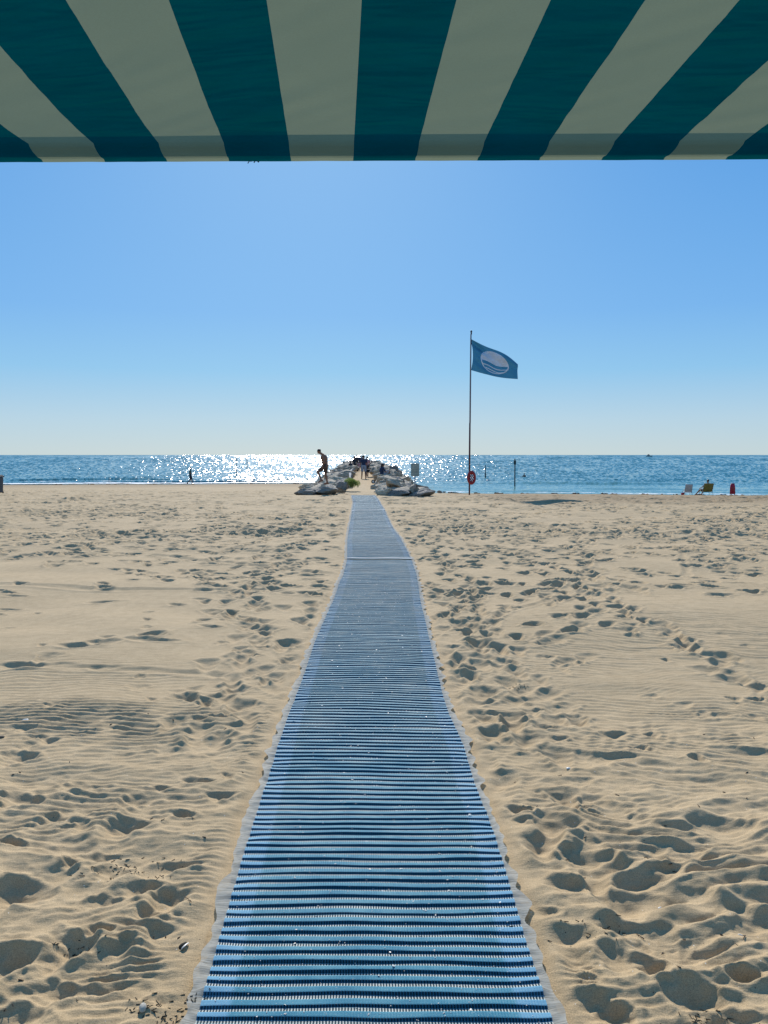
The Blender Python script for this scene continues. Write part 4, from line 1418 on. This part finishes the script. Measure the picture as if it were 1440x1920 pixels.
# ------------------------------------------------------------------ chairs on the right shore
def beach_chair(px, pyb, Y, label, fabric, rz, sc=1.0, w=.27):
    p = at(px, pyb, Y)
    z = float(low(p.x, p.y))
    root = empty('beach_chair', (p.x, p.y, max(z, p.z) - .02), rz, label, 'chair', 'folding beach chairs by the right waterline')
    root.scale = (sc,) * 3
    def part(nm, fn, m):
        bm = bmesh.new(); fn(bm); return obj_from_bm(nm, bm, m, root, True)
    part('seat', lambda b: add_box(b, (0, .25, .30), (2 * w, .46, .02), Euler((R(8), 0, 0)), .008), fabric)
    part('backrest', lambda b: add_box(b, (0, -.10, .60), (2 * w - .02, .02, .62), Euler((R(20), 0, 0)), .008), fabric)
    for s in (-1, 1):
        part('back_frame', lambda b: add_tube(b, [(s * w, .04, .22), (s * w, -.21, .92)], .013, 8), M_METAL)
        part('armrest', lambda b: add_box(b, (s * (w + .02), .10, .52), (.045, .42, .025), None, .008), M_BAR)
        part('leg', lambda b: add_tube(b, [(s * w, .40, .0), (s * w, .46, .33), (s * w, .30, .52)], .013, 8), M_METAL)
        part('leg', lambda b: add_tube(b, [(s * w, -.16, .0), (s * w, .04, .52)], .013, 8), M_METAL)
    part('back_frame', lambda b: add_tube(b, [(-w, -.21, .92), (w, -.21, .92)], .013, 8), M_METAL)
    return root


CY = 56.0
beach_chair(1290, 934, CY, 'empty pale grey beach chair facing the sea, leftmost of the chairs', M_SLING, R(-4), .93)
c2 = beach_chair(1326, 934, CY + .5, 'olive yellow beach chair with a person sitting in it', M_OLIVE, R(6), 1.0, .37)
# sitter in it, seen from behind
p = c2.location
person((p.x, p.y + .02, p.z), R(10), stand(pel=(0, .16, .40), ch=(0, .02, .70), nk=(0, -.05, .92), hd=(0, -.03, 1.08), shL=(-.18, -.02, .86), elL=(-.34, .10, .64), wrL=(-.36, .30, .56),
       shR=(.18, -.02, .86), elR=(.33, .10, .64), wrR=(.30, .32, .56), hpL=(-.1, .18, .38), knL=(-.22, .58, .42), anL=(-.34, .90, .08), hpR=(.1, .18, .38), knR=(.14, .60, .42), anR=(.12, .90, .08)),
       'dark-haired person leaning back in the olive yellow chair, seen from behind', M_SKIN, M_HAIR, M_GREYC, M_DARKC, 1.0, .012)
# red folded chair standing upright
p = at(1373, 934, CY)
root = empty('folded_chair', (p.x, p.y, max(p.z, float(low(p.x, p.y))) - .02), R(5), 'bright red folded beach chair standing upright, rightmost by the waterline', 'chair')
bm = bmesh.new()
pr = [(-.17, .12), (-.18, .55), (-.15, .80), (-.08, .90), (.08, .90), (.15, .80), (.18, .55), (.17, .12)]
va = [bm.verts.new((a, -.04, b)) for a, b in pr]; vb = [bm.verts.new((a, .06, b)) for a, b in pr]
bm.faces.new(va); bm.faces.new(vb[::-1])
for i in range(len(pr)): bm.faces.new((va[i - 1], vb[i - 1], vb[i], va[i]))
bmesh.ops.recalc_face_normals(bm, faces=bm.faces)
bmesh.ops.bevel(bm, geom=list(bm.edges), offset=.015, segments=2, affect='EDGES')
obj_from_bm('backrest', bm, M_REDF, root, True)
bm = bmesh.new(); add_tube(bm, [(-.19, 0, 0), (-.19, 0, .6), (-.12, 0, .90), (.12, 0, .90), (.19, 0, .6), (.19, 0, 0)], .014, 8); obj_from_bm('frame', bm, M_RED, root, True)
bm = bmesh.new(); add_tube(bm, [(.17, .1, .55), (.30, .16, .25), (.26, .2, 0)], .022, 8); obj_from_bm('armrest', bm, M_RED, root, True)
bm = bmesh.new(); add_box(bm, (0, -.045, .5), (.20, .02, .34), None, .008); obj_from_bm('pocket', bm, M_RED, root, True)
# small red cool box beside the grey chair
p = at(1280, 928, CY + .4)
root = empty('cool_box', (p.x, p.y, p.z - .1), 0, 'small red box hanging low at the left of the grey chair', 'box')
bm = bmesh.new(); add_box(bm, (0, 0, .12), (.20, .16, .20), None, .02); obj_from_bm('body', bm, M_REDF, root)
bm = bmesh.new(); add_box(bm, (0, 0, .24), (.21, .17, .04), None, .012); obj_from_bm('lid', bm, M_REDF, root)

# bin cut by the left edge of the picture
p = at(-5, 925, 37.0)
root = empty('litter_bin', (p.x, p.y, float(low(p.x, p.y)) - .02), 0, 'dark blue litter bin at the left edge of the beach', 'bin')
bm = bmesh.new(); add_box(bm, (0, 0, .42), (.44, .44, .74), None, .03); bmesh.ops.transform(bm, matrix=Matrix(), verts=bm.verts)
for v in bm.verts:
    f = .86 + .14 * max(0, v.co.z) / .8; v.co.x *= f; v.co.y *= f
obj_from_bm('body', bm, M_BIN, root)
bm = bmesh.new(); add_box(bm, (0, 0, .83), (.50, .50, .07), None, .02); add_box(bm, (0, .05, .885), (.40, .34, .05), None, .02); obj_from_bm('lid', bm, M_DARKM, root)
for s in (-1, 1):
    bm = bmesh.new(); add_torus(bm, (s * .17, .2, .06), .05, .018, Euler((0, R(90), 0)), 18, 8); obj_from_bm('wheel', bm, M_BLACK, root, True)


# ------------------------------------------------------------------ posts, buoy, swimmer, boat in the sea
def sea_post(px, pyt, pyb, r, label, top=False, thick=False, tilt=0):
    Y = (EYE - SEA) * 1440 / (pyb - 853)
    a, b = at(px, pyb, Y), at(px + tilt, pyt, Y)
    root = empty('sea_post', (a.x, a.y, SEA), 0, label, 'post', 'marker posts standing in the sea')
    h = b.z - SEA
    bm = bmesh.new(); add_tube(bm, [(0, 0, -1.5), (b.x - a.x, 0, h)], [r, r * .8], 10); obj_from_bm('pole', bm, M_WOOD, root, True)
    if top:
        bm = bmesh.new(); add_box(bm, (b.x - a.x, 0, h - .22), (.24, .10, .42), None, .03); add_ball(bm, (b.x - a.x, 0, h + .06), (.06, .06, .1)); obj_from_bm('top_marker', bm, M_WOOD, root)
    if thick:
        bm = bmesh.new(); add_tube(bm, [(0, 0, -1), (0, 0, .62)], [.10, .09], 10); obj_from_bm('sleeve', bm, M_WOOD, root, True)


sea_post(965.5, 863, 911.5, .07, 'dark post with a box-shaped top marker in the sea right of the flag', True)
sea_post(910, 872, 895.5, .075, 'plain post with a thicker foot in the sea, just right of the flagpole', False, True)
sea_post(444, 858, 893, .055, 'tall thin post in the glittering sea, leftmost of the three', tilt=-1)
sea_post(463, 860, 889, .055, 'thin post in the glitter, second of the three at left')
sea_post(487, 862, 877, .055, 'shortest thin post in the glitter, nearest the rocks')
Y = 3.15 * 1440 / 48.5
p = at(915.5, 901, Y)
root = empty('buoy', (p.x, p.y, SEA), 0, 'small white float on the water by the plain post', 'buoy')
bm = bmesh.new(); add_ball(bm, (0, 0, .02), (.32, .17, .13)); obj_from_bm('float', bm, M_SHELL, root, True)
bm = bmesh.new(); add_torus(bm, (0, 0, .13), .07, .018, Euler((R(90), 0, 0)), 16, 6); obj_from_bm('ring', bm, M_DARKM, root, True)
Y = 3.15 * 1440 / 41
p = at(983, 894.5, Y)
person((p.x, p.y, SEA - 1.22), R(20), stand(elL=(-.30, .10, 1.20), wrL=(-.38, .25, 1.25), elR=(.30, .10, 1.20), wrR=(.38, .25, 1.25)), 'dark-haired swimmer showing head and shoulders above the sea', M_SKIN, M_HAIR, None, M_DARKC, 1.0, .014)

Yb = 1500.0
p = at(1217, 853.5, Yb)
root = empty('boat', (p.x, p.y, SEA), 0, 'tiny dark motor boat far out on the horizon at right', 'boat')
bm = bmesh.new()
s_ = Yb / 1440
add = []
prof = [(-6.5, .0, 1.2), (-6, 1.4, 1.3), (0, 1.8, 1.5), (4.5, 1.2, 1.9), (7, .02, 2.5)]
Lr = []
for (x, w, z) in prof:
    Lr.append([bm.verts.new((x, -w, z)), bm.verts.new((x * .96, -w * .7, -.5)), bm.verts.new((x * .96, w * .7, -.5)), bm.verts.new((x, w, z))])
for a, b in zip(Lr, Lr[1:]):
    for i in range(3): bm.faces.new((a[i], b[i], b[i + 1], a[i + 1]))
    bm.faces.new((a[3], b[3], b[0], a[0]))
bmesh.ops.scale(bm, vec=(s_ * .9, s_ * .9, s_ * .75), verts=bm.verts)
obj_from_bm('hull', bm, M_DARKM, root)
bm = bmesh.new(); add_box(bm, (-1, 0, 2.6), (5, 2.2, 1.6), None, .3); add_box(bm, (-1.2, 0, 3.8), (2.6, 1.8, .9), None, .3); obj_from_bm('cabin', bm, M_DARKM, root)
bm = bmesh.new(); add_tube(bm, [(-1.6, 0, 4), (-1.8, 0, 5.6)], .08, 6); obj_from_bm('mast', bm, M_DARKM, root)


# ------------------------------------------------------------------ small debris
def zs(x, y): return float(low(x, y))


DG = bpy.context.evaluated_depsgraph_get()
DG.update()


def surf(x, y):
    """height of whatever lies on top at x, y (mat or sand)"""
    hit, loc, nor, idx, ob, mt = scene.ray_cast(DG, Vector((x, y, .6)), Vector((0, 0, -1)), distance=3)
    return (loc.z, nor) if hit else (zs(x, y), Vector((0, 0, 1)))


def chip_mesh(seed, s=(1, .6, .22)):
    r = random.Random(seed); bm = bmesh.new()
    for i in range(9):
        bm.verts.new((r.uniform(-1, 1) * s[0], r.uniform(-1, 1) * s[1], r.uniform(-1, 1) * s[2]))
    bmesh.ops.convex_hull(bm, input=bm.verts)
    bmesh.ops.delete(bm, geom=[v for v in bm.verts if not v.link_faces], context='VERTS')
    me = bpy.data.meshes.new('shell_chip'); bm.to_mesh(me); bm.free(); me.materials.append(M_SHELL)
    return me


CH = [chip_mesh(i) for i in range(8)]
for i in range(285):
    y = 2.35 * math.exp(rng.random() ** .85 * math.log(4.2))
    l, r = float(mat_l(y)) + .08, float(mat_r(y)) - .08
    x = l + (r - l) * rng.random() ** .85
    z, _ = surf(x, y)
    o = bpy.data.objects.new('shell_chip', CH[i % 8]); col.objects.link(o)
    s = rng.uniform(.0034, .0066) * (1 + .05 * y) * (1.7 if i % 17 == 0 else 1)
    o.location = (x, y, z + s * .3); o.scale = (s, s, s); o.rotation_euler = (rng.uniform(-.4, .4), rng.uniform(-.4, .4), rng.uniform(0, 6.28))
    tag(o, 'tiny white chip of shell lying on the near length of blue mat', 'shell chip', 'tiny shell chips scattered on the mat')

# fine grit blown on the mat
gv, gf, k0 = [], [], 0
for i in range(1500):
    y = 2.3 * math.exp(rng.random() * math.log(5)); l, r = float(mat_l(y)) + .07, float(mat_r(y)) - .06
    x = rng.uniform(l, r); z, _ = surf(x, y); s = rng.uniform(.0010, .0022) * (1 + .12 * y)
    for d in ((s, 0, 0), (-s, 0, 0), (0, s, 0), (0, -s, 0), (0, 0, s)): gv.append((x + d[0], y + d[1], z + .0008 + d[2]))
    gf += [(k0, k0 + 2, k0 + 4), (k0 + 2, k0 + 1, k0 + 4), (k0 + 1, k0 + 3, k0 + 4), (k0 + 3, k0, k0 + 4)]; k0 += 5
tag(np_mesh('shell_grit', np.array(gv), np.array(gf), M_SHELL, None, False), 'fine pale shell grit dusted over the blue mat', 'grit', kind='stuff')


def twig(x, y, L, label, group='dark twig scraps in the sand', rz=None):
    z, _ = surf(x, y)
    bm = bmesh.new(); pts = []; a = 0
    n = 6
    for i in range(n + 1):
        a += rng.uniform(-.5, .5)
        pts.append(Vector(((i / n - .5) * L, math.sin(a) * L * .10, .001 + rng.uniform(0, .10) * L * (.3 + (i % 2) * .7))))
    r = rng.uniform(.0012, .0022) * (1 + .12 * y)
    add_tube(bm, pts, [r * (1 - .5 * i / n) for i in range(n + 1)], 6)
    if rng.random() < .6:
        q = pts[rng.randrange(1, n)]; add_tube(bm, [q, q + Vector((rng.uniform(-.3, .3) * L, rng.uniform(-.3, .3) * L, .03 * L))], [r * .8, r * .4], 5)
    o = obj_from_bm('twig', bm, M_TWIG, None, True)
    o.location = (x, y, z + .001); o.rotation_euler = (0, 0, rng.uniform(0, 6.28) if rz is None else rz)
    return tag(o, label, 'twig', group)


for (px, py, L, lab) in ((352, 1692, .055, 'upright dark forked twig near the left edge of the mat'), (1200, 1748, .04, 'dark curled twig in the sand right of the mat'),
                         (1218, 1618, .05, 'straight dark stick in a hollow right of the mat'), (1310, 1522, .03, 'short dark stick on the rippled sand at right'),
                         (1395, 1768, .03, 'dark stick near the right edge of the picture'), (1062, 1607, .03, 'dark twig scrap beside the right fringe'), (290, 1755, .04, 'dark twig left of the mussel shell')):
    g = gnd(px, py)
    twig(g.x, g.y, L, lab, None)
for i in range(70):
    py = rng.uniform(1330, 1915); px = rng.uniform(0, 1440)
    g = gnd(px, py)
    if mat_l(g.y) - .03 < g.x < mat_r(g.y) + .03: continue
    twig(g.x, g.y, rng.uniform(.010, .030), 'short scrap of dark twig on the ' + ('left' if g.x < 0 else 'right') + ' sand', 'twig scraps on the ' + ('left' if g.x < 0 else 'right') + ' sand')
# heaps of seaweed debris
for (px, py, n, sp, lab) in ((300, 1893, 70, .07, 'heap of chopped dark seaweed by the white pebble'), (250, 1632, 60, .12, 'dark seaweed bits in the furrow left of the mat'),
                             (1110, 1745, 24, .10, 'sparse dark seaweed bits right of the mat'), (1330, 1900, 40, .05, 'dark debris at the bottom right'), (968, 1277, 26, .06, 'dark scrap of weed in a print right of the mat'),
                             (150, 1440 + 330, 24, .06, 'dark debris in the deep print at lower left')):
    g = gnd(px, py); bm = bmesh.new()
    for i in range(n):
        x, y = g.x + rng.gauss(0, sp), g.y + rng.gauss(0, sp * .5); z, _ = surf(x, y)
        L = rng.uniform(.006, .02); a = rng.uniform(0, 6.28); d = Vector((math.cos(a) * L, math.sin(a) * L, rng.uniform(-.05, .12) * L))
        add_tube(bm, [Vector((x, y, z + .001)), Vector((x, y, z + .002)) + d], [.0020, .0012], 5)
    tag(obj_from_bm('seaweed_debris', bm, M_WEED), lab, 'debris', kind='stuff')

# pale pebble at the bottom, mussel shell, shells in the sand
def pebble(px, py, s, label, m, name='pebble', cat='pebble', sh=(1, .8, .5), rz=0):
    g = gnd(px, py); z, _ = surf(g.x, g.y)
    bm = bmesh.new(); add_ball(bm, (0, 0, 0), sh, None, 20, 14)
    for v in bm.verts: v.co *= 1 + .10 * mn.noise(v.co * 1.7 + Vector((px, 0, 0)))
    o = obj_from_bm(name, bm, m, None, True); o.scale = (s, s, s); o.location = (g.x, g.y, z + s * sh[2] * .6); o.rotation_euler = (0, 0, rz)
    return tag(o, label, cat)


pebble(268, 1900, .019, 'cream pebble at the bottom left beside the seaweed heap', M_STONE, sh=(.62, 1.0, .6), rz=.2)
pebble(48, 1352, .022, 'white shell lying on the ripples at the left', M_SHELL, 'shell', 'shell', (1, .6, .35), .4)
pebble(317 / 3 + 960, 1300 + 415 / 3, .014, 'pale shell in a print right of the mat', M_SHELL, 'shell', 'shell', (1, .7, .4), .2)
pebble(1237, 1708, .010, 'white shell bit on the ridge at lower right', M_SHELL, 'shell', 'shell', (1, .5, .4), .5)
pebble(1388, 1757, .010, 'white shell bit near the right edge', M_SHELL, 'shell', 'shell', (1, .4, .4), -.5)
pebble(3, 1388, .02, 'grey shell at the far left edge', M_ROCK, 'shell', 'shell', (1, .7, .4), .2)
# mussel shell: two hinged halves
g = gnd(345, 1772); z, _ = surf(g.x, g.y)
root = empty('mussel_shell', (g.x, g.y, z + .005), R(65), 'open mussel shell lying in a print close to the left fringe', 'shell')
root.scale = (.75, .75, .75)
for s in (-1, 1):
    bm = bmesh.new()
    q = bmesh.ops.create_uvsphere(bm, u_segments=20, v_segments=12, radius=1)
    for v in bm.verts:
        x, y, zz = v.co
        v.co = Vector((x * .030 * (1 - .0 * x), (y * .011) * (1 - .45 * x), max(zz, -.1) * .008))
    o = obj_from_bm('valve', bm, M_SHELL if s < 0 else M_WEED, root, True)
    o.location = (0, s * .008, 0); o.rotation_euler = (s * .9, 0, 0)

# seaweed clumps along the waterline
for i in range(40):
    x = rng.uniform(4.5, 29) if i % 4 else rng.uniform(-38, -8)
    y = float(shore(x)) - rng.uniform(.1, 1.5)
    me = ROCKS[i % 10][1]
    bm = bmesh.new()
    s = rng.uniform(.06, .2)
    for k_ in range(5): add_ball(bm, (rng.gauss(0, s * .8), rng.gauss(0, s * .4), s * .1), (s * rng.uniform(.4, .9), s * .5, s * rng.uniform(.2, .55)), None, 8, 6)
    for v in bm.verts: v.co += Vector((0, 0, .3 * s * mn.noise(v.co * 9)))
    o = obj_from_bm('seaweed_clump', bm, M_WEED); o.location = (x, y, zs(x, y) + .01)
    tag(o, 'small dark seaweed clump washed up along the ' + ('right' if x > 0 else 'left') + ' waterline', 'seaweed', 'seaweed clumps on the ' + ('right' if x > 0 else 'left') + ' shore')
